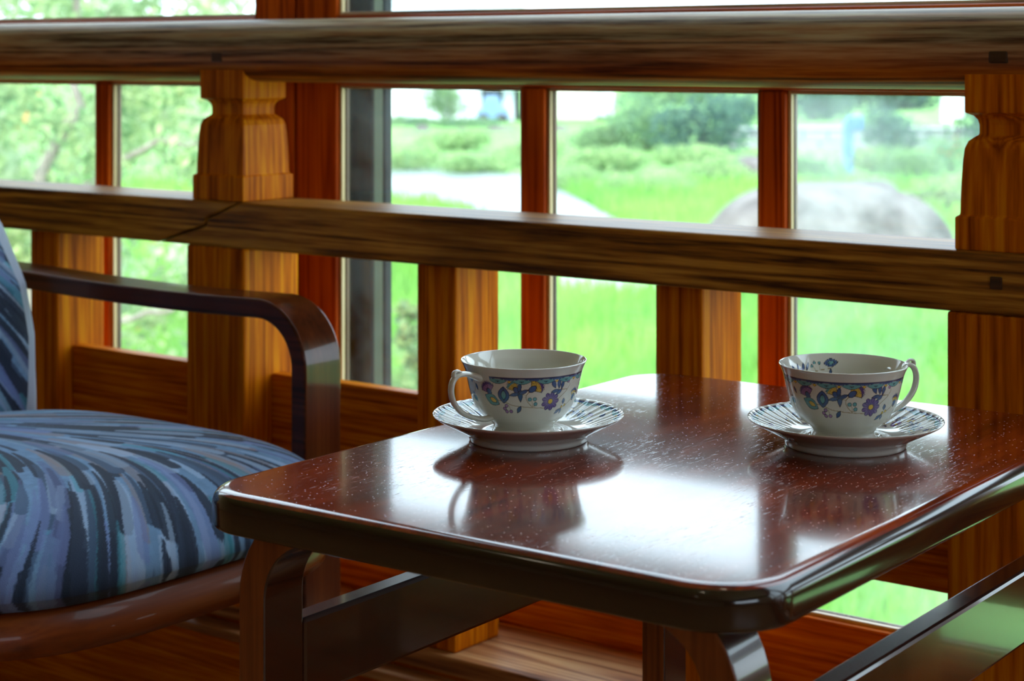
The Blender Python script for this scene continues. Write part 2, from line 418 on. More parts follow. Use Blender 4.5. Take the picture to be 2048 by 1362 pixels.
dust = t.math('MULTIPLY', t.ramp(vor.outputs['Distance'], [(0.12, (1, 1, 1)), (0.19, (0, 0, 0))]), t.ramp(vor.outputs['Color'], [(0.66, (0, 0, 0)), (0.70, (1, 1, 1))]))
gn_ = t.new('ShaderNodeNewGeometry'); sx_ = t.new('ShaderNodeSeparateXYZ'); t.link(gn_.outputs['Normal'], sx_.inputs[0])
dust = t.math('MULTIPLY', dust, t.math('GREATER_THAN', sx_.outputs['Z'], 0.995))
groove = t.math('MULTIPLY', groove, t.math('GREATER_THAN', sx_.outputs['Z'], 0.995))
c1 = t.mix(t.math('MULTIPLY', dust, 0.8), c1, (0.8, 0.82, 0.85, 1))
c1 = t.mix(t.math('MULTIPLY', groove, 0.5), c1, (0.45, 0.36, 0.34, 1))
rg = t.math('ADD', 0.12, t.math('MULTIPLY', t.noise(t.coords((14, 10, 14)), 1.0, 4.0), 0.10))
rg = t.math('ADD', rg, t.math('MULTIPLY', dust, 0.5))
hb = t.math('SUBTRACT', 0.0, groove)
und = t.noise(t.coords((11, 7, 11)), 1.0, 2.0)
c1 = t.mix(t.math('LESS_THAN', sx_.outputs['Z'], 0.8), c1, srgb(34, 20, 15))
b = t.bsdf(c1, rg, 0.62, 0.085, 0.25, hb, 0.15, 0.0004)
b.inputs['Coat IOR'].default_value = 1.6
bp = t.new('ShaderNodeBump', Strength=0.08, Distance=0.0003); t.link(t.math('ADD', t.math('MULTIPLY', und, 0.25), hb), bp.inputs['Height'])
t.link(bp.outputs[0], b.inputs['Coat Normal'])
M_table = t.m
M_frame = wood('dark_bentwood', srgb(38, 16, 9), srgb(60, 26, 14), srgb(78, 36, 19), 1, rough=0.24, coat=0.6, fine=40, spec=0.5, contrast=0.2)
M_lam = wood('brown_laminated_edge', srgb(100, 50, 22), srgb(128, 68, 30), srgb(150, 86, 40), 2, rough=0.4, coat=0.2, fine=140, spec=0.2, contrast=0.3)

TB = empty('side_table', (*TC, 0), TA)
tag(TB, 'low dark mahogany side table with glossy top and bentwood legs', 'table')
def table_top():
    x0, x1, y0, y1 = -0.432, 0.018, 0.0, 0.612
    r = 0.050
    prof = []     # (inset, z) from top centre edge going down
    zt_, th, ro = 0.550, 0.027, 0.0125
    for i in range(9):
        a_ = math.radians(90 * i / 8); prof.append((ro - ro * math.sin(a_), zt_ - ro * 0.85 + ro * 0.85 * math.cos(a_)))
    for i in range(5):
        a_ = math.radians(90 * i / 4); prof.append((0.004 - 0.004 * math.cos(a_), zt_ - th + 0.004 - 0.004 * math.sin(a_)))
    prof += [(0.010, zt_ - th), (0.011, zt_ - th + 0.001), (0.0112, 0.5448)]
    V = []; Fc = []
    def ring(inset, z):
        q = []
        rr = max(r - inset, 0.002)
        for (cx, cy, a0) in ((x1 - r, y0 + r, -90), (x1 - r, y1 - r, 0), (x0 + r, y1 - r, 90), (x0 + r, y0 + r, 180)):
            for i in range(13):
                a_ = math.radians(a0 + 90 * i / 12); q.append((cx + rr * math.cos(a_), cy + rr * math.sin(a_), z))
        return q
    k = 52
    for (ins, z) in prof: V += ring(ins, z)
    for i in range(len(prof) - 1):
        for j in range(k):
            a_ = i * k + j; b_ = i * k + (j + 1) % k
            Fc.append((a_ + k, b_ + k, b_, a_))
    Fc.append(tuple(range(k))); m = (len(prof) - 1) * k; Fc.append(tuple(m + j for j in range(k))[::-1])
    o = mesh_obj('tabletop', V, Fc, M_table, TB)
    for p in o.data.polygons: p.use_smooth = len(p.vertices) == 4
    return o
table_top()
ZU = 0.5440
def u_frame(name, y0, y1, xl, xr):
    t_, R = 0.0245, 0.055
    h = t_ / 2
    path = [(xl + h, 0.0)] + [(xl + h, z) for z in (0.2, 0.35)] + arc(xl + h + R, ZU - h - R - 0.0, R, 180, 90) + arc(xr - h - R, ZU - h - R, R, 90, 0) + [(xr - h, 0.35), (xr - h, 0.2), (xr - h, 0.0)]
    return strip(name, path, t_, y0, y1, lambda a_, b_, w: (a_, w, b_), [M_frame, M_lam], TB)
u_frame('leg_frame', 0.018, 0.058, -0.395, 0.0)
u_frame('leg_frame', 0.545, 0.585, -0.395, 0.0)
box('side_rail', -0.390, -0.370, 0.058, 0.545, 0.398, 0.455, M_frame, TB, 0.003)
box('side_rail', -0.024, -0.004, 0.058, 0.545, 0.398, 0.455, M_frame, TB, 0.003)
def ring_disc(name, r0, r1, d, mat, parent, loc, seg=24):
    V = []; Fc = []
    for y, r in ((0, r0), (0, r1), (d, r1), (d, r0)):
        for i in range(seg):
            th = 2 * math.pi * i / seg; V.append((loc[0] + r * math.cos(th), loc[1] - y, loc[2] + r * math.sin(th)))
    for k_ in range(4):
        for i in range(seg):
            a_ = k_ * seg + i; b_ = k_ * seg + (i + 1) % seg
            c_ = ((k_ + 1) % 4) * seg + (i + 1) % seg; d_ = ((k_ + 1) % 4) * seg + i
            Fc.append((a_, b_, c_, d_))
    o = mesh_obj(name, V, Fc, mat, parent)
    bm = bmesh.new(); bm.from_mesh(o.data); bmesh.ops.recalc_face_normals(bm, faces=bm.faces); bm.to_mesh(o.data); bm.free()
    return o
M_steel = NT('brushed_bolt_metal'); M_steel.bsdf(srgb(150, 140, 120), 0.3, metallic=1.0); M_steel = M_steel.m
M_black = NT('black_plastic'); M_black.bsdf((0.01, 0.01, 0.01, 1), 0.4); M_black = M_black.m
for bx_ in (-0.3828, -0.0123):
    bl = ring_disc('bolt', 0.0018, 0.0044, 0.0014, M_steel, TB, (bx_, 0.018, 0.407)); bl['label'] = 'small metal bolt head with hex socket'
    ring_disc('bolt_ring', 0.0044, 0.0056, 0.0009, M_black, bl, (bx_, 0.018, 0.407))
    ring_disc('bolt_socket', 0.0, 0.0018, 0.0004, M_black, bl, (bx_, 0.018, 0.407))

# ------------------------------------------------------------------ china: painter working on vertex positions
NAVY = (0.015, 0.03, 0.10); BLUE = (0.05, 0.12, 0.28); TEAL = (0.13, 0.36, 0.38); YEL = (0.72, 0.50, 0.05)
PUR = (0.10, 0.07, 0.24); MAU = (0.36, 0.20, 0.42); STEM = (0.25, 0.17, 0.05); LINE = (0.008, 0.012, 0.035); GRN = (0.25, 0.42, 0.30)
class Painter:
    def __init__(s, X, Y, base):
        s.X = X.reshape(-1); s.Y = Y.reshape(-1)
        s.c = np.tile(np.array(base, float), (s.X.size, 1))
    def win(s, x, y, r):
        return np.nonzero((np.abs(s.X - x) < r) & (np.abs(s.Y - y) < r))[0]
    def put(s, I, m, col, al=1.0):
        m = np.clip(m, 0, 1)[:, None] * al
        s.c[I] = s.c[I] * (1 - m) + np.array(col) * m
    def ellipse(s, x, y, a, b, ang, col, line=LINE, vein=True, aa=0.16, lw=0.22, point=True):
        I = s.win(x, y, max(a, b) + 1.5)
        if not len(I): return
        dx = s.X[I] - x; dy = s.Y[I] - y; ca, sa = math.cos(ang), math.sin(ang)
        p = dx * ca + dy * sa; q = -dx * sa + dy * ca
        bb = b * (1 - (0.55 * np.clip(np.abs(p / a), 0, 1) ** 2 if point else 0))
        d = (np.sqrt((p / a) ** 2 + (q / bb) ** 2) - 1) * b
        if line: s.put(I, (lw - d) / aa, line)
        s.put(I, (-lw - d) / aa, col)
        if vein: s.put(I, ((0.12 - np.abs(q)) / aa) * (d < -lw), LINE)
    def circle(s, x, y, r, col, line=LINE, lw=0.18):
        s.ellipse(x, y, r, r, 0, col, line, False, lw=lw, point=False)
    def stem(s, pts, w=0.22, col=STEM):
        P = np.array(pts, float)
        Q = [P[0]]
        for i in range(len(P) - 1):            # Catmull-Rom
            p0 = P[max(i - 1, 0)]; p1 = P[i]; p2 = P[i + 1]; p3 = P[min(i + 2, len(P) - 1)]
            for t_ in np.linspace(0, 1, 7)[1:]:
                Q.append(0.5 * ((2 * p1) + (-p0 + p2) * t_ + (2 * p0 - 5 * p1 + 4 * p2 - p3) * t_ ** 2 + (-p0 + 3 * p1 - 3 * p2 + p3) * t_ ** 3))
        for a_, b_ in zip(Q[:-1], Q[1:]):
            m = (a_ + b_) / 2; L = np.linalg.norm(b_ - a_) + 1e-6
            I = s.win(m[0], m[1], L + 1)
            if not len(I): continue
            v = (b_ - a_) / L; dx = s.X[I] - a_[0]; dy = s.Y[I] - a_[1]
            t_ = np.clip(dx * v[0] + dy * v[1], 0, L)
            d = np.hypot(dx - t_ * v[0], dy - t_ * v[1]); s.put(I, (w + 0.08 - d) / 0.16, col)
    def fan(s, x, y, R, ang, spread, col, col2, teeth=9):
        """carnation: sector with zig-zag rim and radiating lines"""
        I = s.win(x, y, R + 1.5)
        if not len(I): return
        dx = s.X[I] - x; dy = s.Y[I] - y; r = np.hypot(dx, dy); th = (np.arctan2(dy, dx) - ang + math.pi) % (2 * math.pi) - math.pi
        u = th / spread
        tooth = np.abs(((u * teeth) % 1) - 0.5) * 2
        rim = R * (0.86 + 0.16 * tooth) * np.sqrt(np.clip(1 - 0.35 * u ** 2, 0, 1))
        inside = np.minimum((rim - r), (1 - np.abs(u)) * np.maximum(r, 0.6) * spread)
        s.put(I, (inside + 0.15) / 0.16, LINE)
        s.put(I, (inside - 0.18) / 0.16, col)
        inner = (r < R * 0.70) & (inside > 0.3)
        s.put(I, inner * 1.0, col2, 0.85)
        ray = (np.abs(((u * teeth * 0.75) % 1) - 0.5) * 2 < 0.20) & (inside > 0.2) & (r > R * 0.25)
        s.put(I, ray * 1.0, LINE, 0.8)
        s.ellipse(x + math.cos(ang) * R * 0.14, y + math.sin(ang) * R * 0.14, R * 0.30, R * 0.20, ang, BLUE, vein=False, point=False)
    def aster(s, x, y, R, col, col2):
        I = s.win(x, y, R + 1)
        if not len(I): return
        dx = s.X[I] - x; dy = s.Y[I] - y; r = np.hypot(dx, dy); th = np.arctan2(dy, dx)
        rim = R * (0.78 + 0.22 * np.abs(np.cos(th * 4.5)))
        s.put(I, (rim + 0.12 - r) / 0.16, LINE); s.put(I, (rim - 0.2 - r) / 0.16, col)
        ray = (np.abs(np.sin(th * 9)) < 0.30) & (r < rim - 0.2); s.put(I, ray * 1.0, col2, 0.7)
        s.circle(x, y, R * 0.28, YEL)
CUPH = [(0, 26.0), (1.5, 24.8), (5.1, 23.6), (8.6, 26.3), (14.8, 33.4), (22.7, 38.9), (31.5, 42.0), (39.5, 44.0), (49, 46.2), (54, 48.2), (56.6, 49.6)]
def cup_r(h): return np.interp(h, [q[0] for q in CUPH], [q[1] for q in CUPH])
def conv(x, y):
    """motif coordinates taken on the right-hand cup in the photograph -> (arc mm, height mm)"""
    h = 30.0; th = 0.0
    for _ in range(12):
        r = float(cup_r(h)); th = math.asin(max(-.97, min(.97, (x - 1036) / 11.66 / r)))
        h = (930 - y + 11.66 * 0.19 * r * math.cos(th)) / 11.66
    return th * 42.0, h
def motif(P, ox=0.0, sx=1.0, oy=0.0, sy=1.0, mirror=False):
    k = sx
    def m(x, y):
        X, Y = conv(x, y)
        return ox + X * sx, oy + Y * sy
    def el(x, y, a_, b_, deg, col, **kw): X, Y = m(x, y); P.ellipse(X, Y, a_ * k * 1.22, b_ * k * 1.3, math.radians(deg), col, **kw)
    P.stem([m(*q) for q in ((760, 635), (830, 650), (893, 672), (930, 690), (1000, 703), (1110, 712), (1215, 715))])
    P.stem([m(*q) for q in ((1112, 708), (1070, 660), (1058, 610), (1098, 560))])
    P.stem([m(*q) for q in ((1098, 560), (1060, 600), (1010, 590))], 0.15)
    P.stem([m(*q) for q in ((1112, 700), (1110, 660), (1092, 640))], 0.15); P.stem([m(*q) for q in ((1112, 700), (1138, 690), (1140, 640))], 0.15)
    P.stem([m(*q) for q in ((893, 672), (880, 700), (888, 740))], 0.15); P.stem([m(*q) for q in ((905, 690), (925, 742))], 0.15)
    P.stem([m(*q) for q in ((1330, 640), (1385, 590), (1425, 545), (1370, 548), (1320, 560))])
    P.stem([m(*q) for q in ((1425, 545), (1450, 500), (1440, 470))], 0.15)
    P.stem([m(*q) for q in ((1320, 735), (1400, 690), (1450, 640), (1470, 600))])
    P.stem([m(*q) for q in ((575, 440), (600, 520), (590, 600))])
    X, Y = m(735, 585); P.fan(X, Y, 10.2 * k, math.radians(112), 0.95, PUR, MAU)
    X, Y = m(985, 575); P.fan(X, Y, 10.6 * k, math.radians(128), 0.62, TEAL, YEL, 6)
    X, Y = m(1100, 560); P.fan(X, Y, 11.2 * k, math.radians(38), 0.92, PUR, YEL)
    X, Y = m(1274, 655); P.aster(X, Y, 7.6 * k, PUR, MAU)
    X, Y = m(1478, 590); P.fan(X, Y - 3 * k, 9 * k, math.radians(80), 0.8, BLUE, YEL)
    el(755, 640, 5.6, 3.3, -28, TEAL); el(765, 642, 2.8, 1.4, -28, YEL); el(857, 600, 5.4, 3.5, 88, BLUE); el(857, 600, 3.2, 1.6, 88, TEAL)
    for q in ((1005, 600, 4.6, 1.4, 92), (955, 597, 3.4, 1.1, 12), (1035, 575, 3.2, 1.1, 25), (998, 535, 3.2, 1.1, 80)): el(*q, BLUE)
    for q in ((1308, 500, 3.2, 1.3, 118), (1355, 495, 3.2, 1.2, 95), (1386, 502, 3.0, 1.1, 80), (1320, 562, 3.0, 1.1, 190), (1352, 568, 2.6, 1.1, 220), (1390, 650, 2.0, 1.3, 100), (1330, 742, 2.6, 1.1, 40), (1358, 738, 2.2, 1.0, 110), (995, 730, 2.6, 1.2, 62), (560, 430, 3.4, 2.2, 90), (615, 520, 2.2, .9, 110), (600, 610, 3.6, 2.0, 120)): el(*q, BLUE)
    for q in ((1090, 640), (1135, 637), (1140, 680)): X, Y = m(*q); P.circle(X, Y, 1.5 * k, TEAL)
    for q in ((885, 695), (870, 720), (888, 746), (925, 746), (1440, 470)): X, Y = m(*q); P.circle(X, Y, 1.4 * k, MAU)
    for q in ((1400, 685), (1372, 700)): X, Y = m(*q); P.circle(X, Y, 1.1 * k, YEL)
def border(P, y_line, per, depth, sign=-1, mask=None):
    """navy line, teal swags and yellow diamonds along X (period per mm)"""
    X, Y = P.X, P.Y
    v = (Y - y_line) * sign                       # distance below the line
    u = (X / per) % 1.0
    I = np.nonzero((v > -1.2) & (v < depth + 1.5) & (mask if mask is not None else True))[0]
    v = v[I]; u = u[I]
    sw = depth * (1 - (2 * u - 1) ** 2) ** 0.75
    top = 1.0
    up = top + 0.30 * depth * (2 * np.abs(u - .5)) ** 2
    P.put(I, np.minimum((v + 0.2) / 0.16, (up - v) / 0.16), BLUE)
    P.put(I, np.minimum((v - up + 0.1) / 0.16, (sw + 0.15 - v) / 0.16), LINE)
    P.put(I, np.minimum((v - up - 0.15) / 0.16, (sw - 0.2 - v) / 0.16), TEAL)
    P.put(I, (0.55 - np.abs(v - 0.15)) / 0.16, NAVY)
    for (du, dv, a_, b_) in ((0, .62, .03, .16), (-.06, .55, .025, .10), (.06, .55, .025, .10)):
        P.put(I, ((1 - np.hypot((u - .5 - du) / a_, (v - depth * dv) / (depth * b_))) * 3), LINE)
    uu = np.minimum(u, 1 - u) * per
    d = 1.5 - (uu * 1.0 + np.abs(v - 0.62 * depth) * 1.25)
    P.put(I, (d + 0.3) / 0.2, LINE); P.put(I, (d - 0.15) / 0.2, YEL)

t = NT('glazed_china_print')
at = t.new('ShaderNodeAttribute', attribute_name='print')
t.bsdf(at.outputs['Color'], 0.12, 0.8, 0.03, 0.55); M_china = t.m
WHITE = (0.64, 0.625, 0.555)
def lathe_rows(rows, nth):
    th = np.linspace(0, 2 * np.pi, nth, endpoint=False)
    r = np.array([q[0] for q in rows])[:, None]; h = np.array([q[1] for q in rows])[:, None]
    return r, h, th
def smooth_curve(pts, n_):
    P = np.array(pts, float); out = []
    for i in range(len(P) - 1):
        p0 = P[max(i - 1, 0)]; p1 = P[i]; p2 = P[i + 1]; p3 = P[min(i + 2, len(P) - 1)]
        for t_ in np.linspace(0, 1, 12, endpoint=False):
            out.append(0.5 * ((2 * p1) + (-p0 + p2) * t_ + (2 * p0 - 5 * p1 + 4 * p2 - p3) * t_ ** 2 + (-p0 + 3 * p1 - 3 * p2 + p3) * t_ ** 3))
    out.append(P[-1]); out = np.array(out)
    L = np.concatenate([[0], np.cumsum(np.hypot(*np.diff(out, axis=0).T))]); q = np.linspace(0, L[-1], n_)
    return np.stack([np.interp(q, L, out[:, 0]), np.interp(q, L, out[:, 1])], 1)
def make_cup():
    nth = 760
    outer = smooth_curve([(r, h) for h, r in CUPH], 150)
    inner = smooth_curve([(48.6, 56.9), (46.6, 53.5), (44.6, 48.8), (42.2, 39.4), (40.2, 31.4), (37.0, 22.8), (31.6, 15.6), (22, 10.5), (10, 8.8), (0.05, 8.5)], 90)
    under = np.array([(0.05, 3.0), (18, 3.0), (22.5, 2.6), (23.5, 0.0), (25, -0.2)])
    lip = np.array([(49.3, 57.0), (48.9, 57.15)])
    rows = np.concatenate([under, outer, lip, inner]); k0, k1 = len(under), len(under) + len(outer)
    th = np.linspace(0, 2 * np.pi, nth, endpoint=False)
    R = np.repeat(rows[:, :1], nth, 1); H = np.repeat(rows[:, 1:], nth, 1); TH = np.repeat(th[None], len(rows), 0)
    # faint vertical lobing of the body
    lob = np.clip((H - 6) / 20, 0, 1) * np.clip((46 - H) / 20, 0, 1)
    R = R + 0.25 * np.cos(TH * 12) * lob
    P3 = np.stack([R * np.cos(TH), R * np.sin(TH), H], -1) / 1000
    col = np.tile(np.array(WHITE), (len(rows), nth, 1))
    # handle at theta = 0; motifs at +75 and -126 (viewed turning left to right = increasing theta)
    o_th = (TH[k0:k1] + math.pi) % (2 * math.pi) - math.pi
    hh = H[k0:k1]
    X = o_th * 42
    pa = Painter(X, hh, WHITE)
    motif(pa, math.radians(50) * 42)
    motif(pa, math.radians(-128) * 42)
    pa.X = pa.X - 2 * math.pi * 42 * (pa.X > 0); motif(pa, math.radians(-128) * 42); pa.X = X.reshape(-1)
    gap = np.abs(pa.X) > math.radians(15) * 42
    per = 2 * math.pi * 42 / 15
    pa.X = pa.X + per / 2
    border(pa, 49.6, per, 5.0, mask=gap)
    col[k0:k1] = pa.c.reshape(k1 - k0, nth, 3)
    # inner sprig
    k2 = len(rows) - len(inner)
    th_i = (TH[k2:] + math.pi) % (2 * math.pi) - math.pi
    pi_ = Painter(-(th_i - math.radians(77)) * 42, H[k2:], WHITE)
    pi_.stem([(-18, 45), (-10, 43), (0, 44.5), (9, 46), (10, 48)]); pi_.stem([(-3, 44), (-5, 47), (-6, 49)], .15); pi_.stem([(0, 44.5), (0, 48)], .15)
    pi_.ellipse(9, 50, 5.4, 3.1, 0.1, BLUE); pi_.ellipse(9, 50, 3.0, 1.4, 0.1, TEAL); pi_.ellipse(8.5, 43, 2.6, 1.0, 1.5, BLUE)
    for x_, a_ in ((-26, 1.9), (-20, 1.7), (-14.5, 1.4), (-10.5, 1.1)): pi_.ellipse(x_, 48, 3.2, 1.2, a_, BLUE)
    pi_.circle(-17, 45.4, 2.2, PUR)
    for q in ((-4, 50.4), (-6.5, 48), (0, 50)): pi_.circle(*q, 1.1, TEAL)
    pi_.circle(-23, 45.8, 1.2, YEL)
    col[k2:] = pi_.c.reshape(-1, nth, 3)
    return grid_mesh('teacup', P3, M_china, None, True, col)
def tube(path, radii, seg=16):
    """path Nx3, radii Nx2 (in plane normal, across y) -> grid P"""
    P = np.array(path, float); R = np.array(radii, float)
    T = np.gradient(P, axis=0); T /= np.linalg.norm(T, axis=1)[:, None]
    Yv = np.tile([0, 1.0, 0], (len(P), 1)); Q = np.cross(Yv, T); Q /= np.linalg.norm(Q, axis=1)[:, None]
    a_ = np.linspace(0, 2 * np.pi, seg, endpoint=False)
    return P[:, None] + Q[:, None] * (R[:, 0, None, None] * np.cos(a_)[None, :, None]) + Yv[:, None] * (R[:, 1, None, None] * np.sin(a_)[None, :, None])
def make_handle(parent):
    pts = smooth_curve([(44.5, 47.0), (51, 49.6), (59, 51.6), (66.5, 50.6), (71.0, 45.8), (72.0, 38.5), (69.3, 30.5), (62.5, 23.0), (53, 18.0), (43, 15.2), (36, 14.6), (33, 15.2)], 60)
    t_ = np.linspace(0, 1, 60)
    rad_in = 2.1 + 0.9 * np.exp(-((t_ - 0.0) / 0.09) ** 2) + 0.4 * np.exp(-((t_ - 1) / 0.08) ** 2)
    rad_y = 3.9 - 1.0 * np.sin(t_ * math.pi) + 1.3 * np.exp(-((t_ - 0) / .1) ** 2)
    P = tube(np.stack([pts[:, 0], 0 * pts[:, 0], pts[:, 1]], 1) / 1000, np.stack([rad_in, rad_y], 1) / 1000)
    o = grid_mesh('handle', P, M_china, parent, True, np.tile(np.array(WHITE), (60, 16, 1)))
    # small thumb spur on the top of the handle
    q = smooth_curve([(60, 51.5), (63, 53.4), (66, 54.6), (69, 53.6), (69.5, 50.6)], 20)
    P2 = tube(np.stack([q[:, 0], 0 * q[:, 0], q[:, 1]], 1) / 1000, np.stack([np.linspace(.6, 1.7, 20), np.linspace(1.5, 2.4, 20)], 1) / 1000, 12)
    s_ = grid_mesh('thumb_rest', P2, M_china, o, True, np.tile(np.array(WHITE), (20, 12, 1)))
    return o
def make_saucer():
    nth = 960
    top = smooth_curve([(0.05, 6.0), (20, 6.0), (25.5, 6.2), (27.5, 7.6), (30, 7.6), (36, 7.6), (46, 10.0), (57, 14.0), (67, 17.8), (73, 20.2), (75, 21.0)], 120)
    bot = smooth_curve([(75.1, 20.5), (73, 18.6), (66, 15.0), (57, 10.4), (51, 7.2), (48.5, 5.6), (47.2, 4.6), (46.6, 2.0), (46.0, 0.0), (44.0, 0.0), (43.0, 2.5), (38, 3.4), (0.05, 3.6)], 60)
    rows = np.concatenate([top, bot])
    th = np.linspace(0, 2 * np.pi, nth, endpoint=False)
    R = np.repeat(rows[:, :1], nth, 1); H = np.repeat(rows[:, 1:], nth, 1); TH = np.repeat(th[None], len(rows), 0)
    fl = np.clip((R - 44) / 16, 0, 1)
    istop = np.zeros_like(R); istop[:len(top)] = 1
    ph = TH * 44 + (R - 50) * 0.055
    ridge = (1 - np.abs(np.sin(ph / 2)) ** 0.7)
    H = H + (0.95 * (ridge - 0.4) * fl) * istop * np.clip((75.0 - R) / 4, 0, 1)
    R = R + 0.08 * np.cos(TH * 44 + 1.4) * np.clip((R - 66) / 9, 0, 1)
    P3 = np.stack([R * np.cos(TH), R * np.sin(TH), H], -1) / 1000
    col = np.tile(np.array(WHITE), (len(rows), nth, 1))
    k = len(top)
    per = 2 * math.pi * 66 / 20
    pa = Painter(TH[:k] * 66, R[:k], WHITE)
    border(pa, 72.3, per, 5.6)
    k_ = 0.62; w = 2 * math.pi * 50
    X0 = TH[:k] * 50
    pa.X = X0.reshape(-1)
    for j in range(4):
        for sh in (0, -w, w):
            pa.X = X0.reshape(-1) - (j + 0.35) * w / 4 + sh
            motif(pa, 0, k_, 29.5, 0.68)
    col[:k] = pa.c.reshape(k, nth, 3)
    return grid_mesh('saucer', P3, M_china, None, True, col)
def tpos(px, py, z):        # point of height z seen at a pixel
    d = (EYE - z) * F / (py - HOR); return ((px - 1024) / F * d, d)
TZ = 0.5502
x1, y1 = tpos(1056.5, 878, 0.5505); x2, y2 = tpos(1690.5, 889, 0.5505)
cupA = make_cup(); C.objects.unlink(cupA) if False else None
hA = make_handle(cupA)
cupB = cupA.copy(); link(cupB)
hB = hA.copy(); link(hB, cupB)
for ch in hA.children:
    q = ch.copy(); link(q, hB)
saA = make_saucer(); saB = saA.copy(); link(saB)
saA.location = (x1, y1, TZ); saA.rotation_euler = (0, 0, 0.3)
saB.location = (x2, y2, TZ); saB.rotation_euler = (0, 0, 1.25)
view1 = math.atan2(-y1, -x1); view2 = math.atan2(-y2, -x2)
cupA.location = (x1 - 0.006 * 0 - 0.0035, y1, TZ + 0.0062); cupB.location = (x2 - 0.0015, y2, TZ + 0.0062)
cupA.rotation_euler = (0, 0, view1 - math.radians(50)); cupB.rotation_euler = (0, 0, view2 + math.radians(128))
tag(cupA, 'white teacup with blue and yellow flower print, its handle toward the armchair', 'cup', 'floral teacups')
tag(cupB, 'white teacup with blue and yellow flower print, its handle toward the right-hand post', 'cup', 'floral teacups')
tag(saA, 'fluted floral saucer nearer the armchair, under the cup with plain white inside', 'saucer', 'floral saucers')
tag(saB, 'fluted floral saucer nearer the right-hand post, under the cup with a sprig inside', 'saucer', 'floral saucers')

# ------------------------------------------------------------------ armchair
M_chairwood = wood('chair_bentwood', srgb(70, 30, 12), srgb(104, 48, 20), srgb(130, 66, 28), 2, rough=0.3, coat=0.5, fine=40, spec=0.15, contrast=0.2)
M_chairframe = wood('chair_seat_frame_wood', srgb(90, 38, 8), srgb(130, 58, 14), srgb(160, 80, 22), 1, rough=0.4, coat=0.15, fine=40, contrast=0.2, spec=0.2)
M_chairlam = wood('chair_bentwood_edge', srgb(52, 20, 8), srgb(80, 34, 16), srgb(100, 46, 24), 0, rough=0.35, coat=0.25, spec=0.2)
t = NT('brush_stroke_fabric')
at = t.new('ShaderNodeAttribute', attribute_name='print')
wv = t.noise(t.coords((900, 900, 900)), 1.0, 2.0)
b = t.bsdf(at.outputs['Color'], 0.85, 0, 0, 0.25, wv, 0.35, 0.0006)
b.inputs['Sheen Weight'].default_value = 0.08; b.inputs['Sheen Roughness'].default_value = 0.5
M_fabric = t.m
def strokes_raster(W, H, x0, y0, cell, flow, seeds, base, lens=(0.05, 0.16), wid=(0.0026, 0.0075)):
    img = np.tile(np.array(base, float), (H, W, 1))
    yy, xx = np.mgrid[0:H, 0:W]; xx = x0 + xx * cell; yy = y0 + yy * cell
    img *= (0.9 + 0.2 * rng.random((H // 8 + 1, W // 8 + 1)).repeat(8, 0).repeat(8, 1)[:H, :W])[..., None]
    pal = [((0.016, 0.026, 0.055), .36), ((0.05, 0.09, 0.17), .16), ((0.05, 0.26, 0.36), .10), ((0.13, 0.17, 0.38), .12), ((0.30, 0.41, 0.60), .20), ((0.26, 0.20, 0.20), .06)]
    pr = np.array([p[1] for p in pal]); pr /= pr.sum()
    for i in range(seeds):
        ci = rng.choice(len(pal), p=pr); c = np.array(pal[ci][0]) * (0.8 + 0.5 * rng.random())
        L = rng.uniform(*lens); w = rng.uniform(*wid) * (1.3 if ci in (3, 4, 5) else 1)
        al = 0.95 if ci < 2 else 0.6
        p = np.array([x0 + rng.random() * W * cell, y0 + rng.random() * H * cell]); pts = [p]
        st = 0.002
        for _ in range(int(L / st)):
            f = flow(*pts[-1]); pts.append(pts[-1] + st * np.array([math.cos(f), math.sin(f)]))
        pts = np.array(pts)
        lo = pts.min(0) - w - cell; hi = pts.max(0) + w + cell
        a0 = max(0, int((lo[0] - x0) / cell)); a1 = min(W, int((hi[0] - x0) / cell) + 2)
        b0 = max(0, int((lo[1] - y0) / cell)); b1 = min(H, int((hi[1] - y0) / cell) + 2)
        if a1 <= a0 or b1 <= b0: continue
        sx, sy = xx[b0:b1, a0:a1], yy[b0:b1, a0:a1]
        D = np.full(sx.shape, 9.0)
        n_ = len(pts)
        for k_ in range(n_):
            ww = w * (0.35 + 0.65 * min(1, k_ / (n_ * 0.6)))       # thickens towards a blunt end
            D = np.minimum(D, np.hypot(sx - pts[k_, 0], sy - pts[k_, 1]) - ww)
        D = D + 0.0006 * np.sin(sx * 2100) * np.sin(sy * 1900)
        m = (np.clip(0.5 - D / 0.0012, 0, 1) * al)[..., None]
        img[b0:b1, a0:a1] = img[b0:b1, a0:a1] * (1 - m) + c * m
    return img
def sampler(img, x0, y0, cell):
    H, W = img.shape[:2]
    def f(x, y):
        i = np.clip(((x - x0) / cell).astype(int), 0, W - 1); j = np.clip(((y - y0) / cell).astype(int), 0, H - 1)
        return img[j, i]
    return f
AC = empty('armchair', (0, 0, 0)); wall_frame(AC)
tag(AC, 'bentwood armchair with blue and grey brush-stroke fabric beside the side table', 'chair')
SC_, NCc, HS, HN = -1.500, 1.165, 0.275, 0.275
def flow_seat(s_, n_):
    q = ((1.38 - n_) / 0.34) * 0.80 + ((s_ + 1.70) / 0.45) * 0.30
    q = max(0, min(1.25, q)); q = q * q * (3 - 2 * q) if q < 1 else q
    return math.radians(62 - 98 * q)
cell = 0.0009
img = strokes_raster(680, 680, -1.80, 0.86, cell, flow_seat, 950, (0.15, 0.27, 0.46))
smp = sampler(img, -1.80, 0.86, cell)
def se(th, e=3.4):
    c, s_ = np.cos(th), np.sin(th)
    k_ = (np.abs(c) ** e + np.abs(s_) ** e) ** (-1 / e)
    return c * k_, s_ * k_
nr, nt = 260, 1100
th = np.linspace(0, 2 * np.pi, nt, endpoint=False)
cx, cy = se(th)
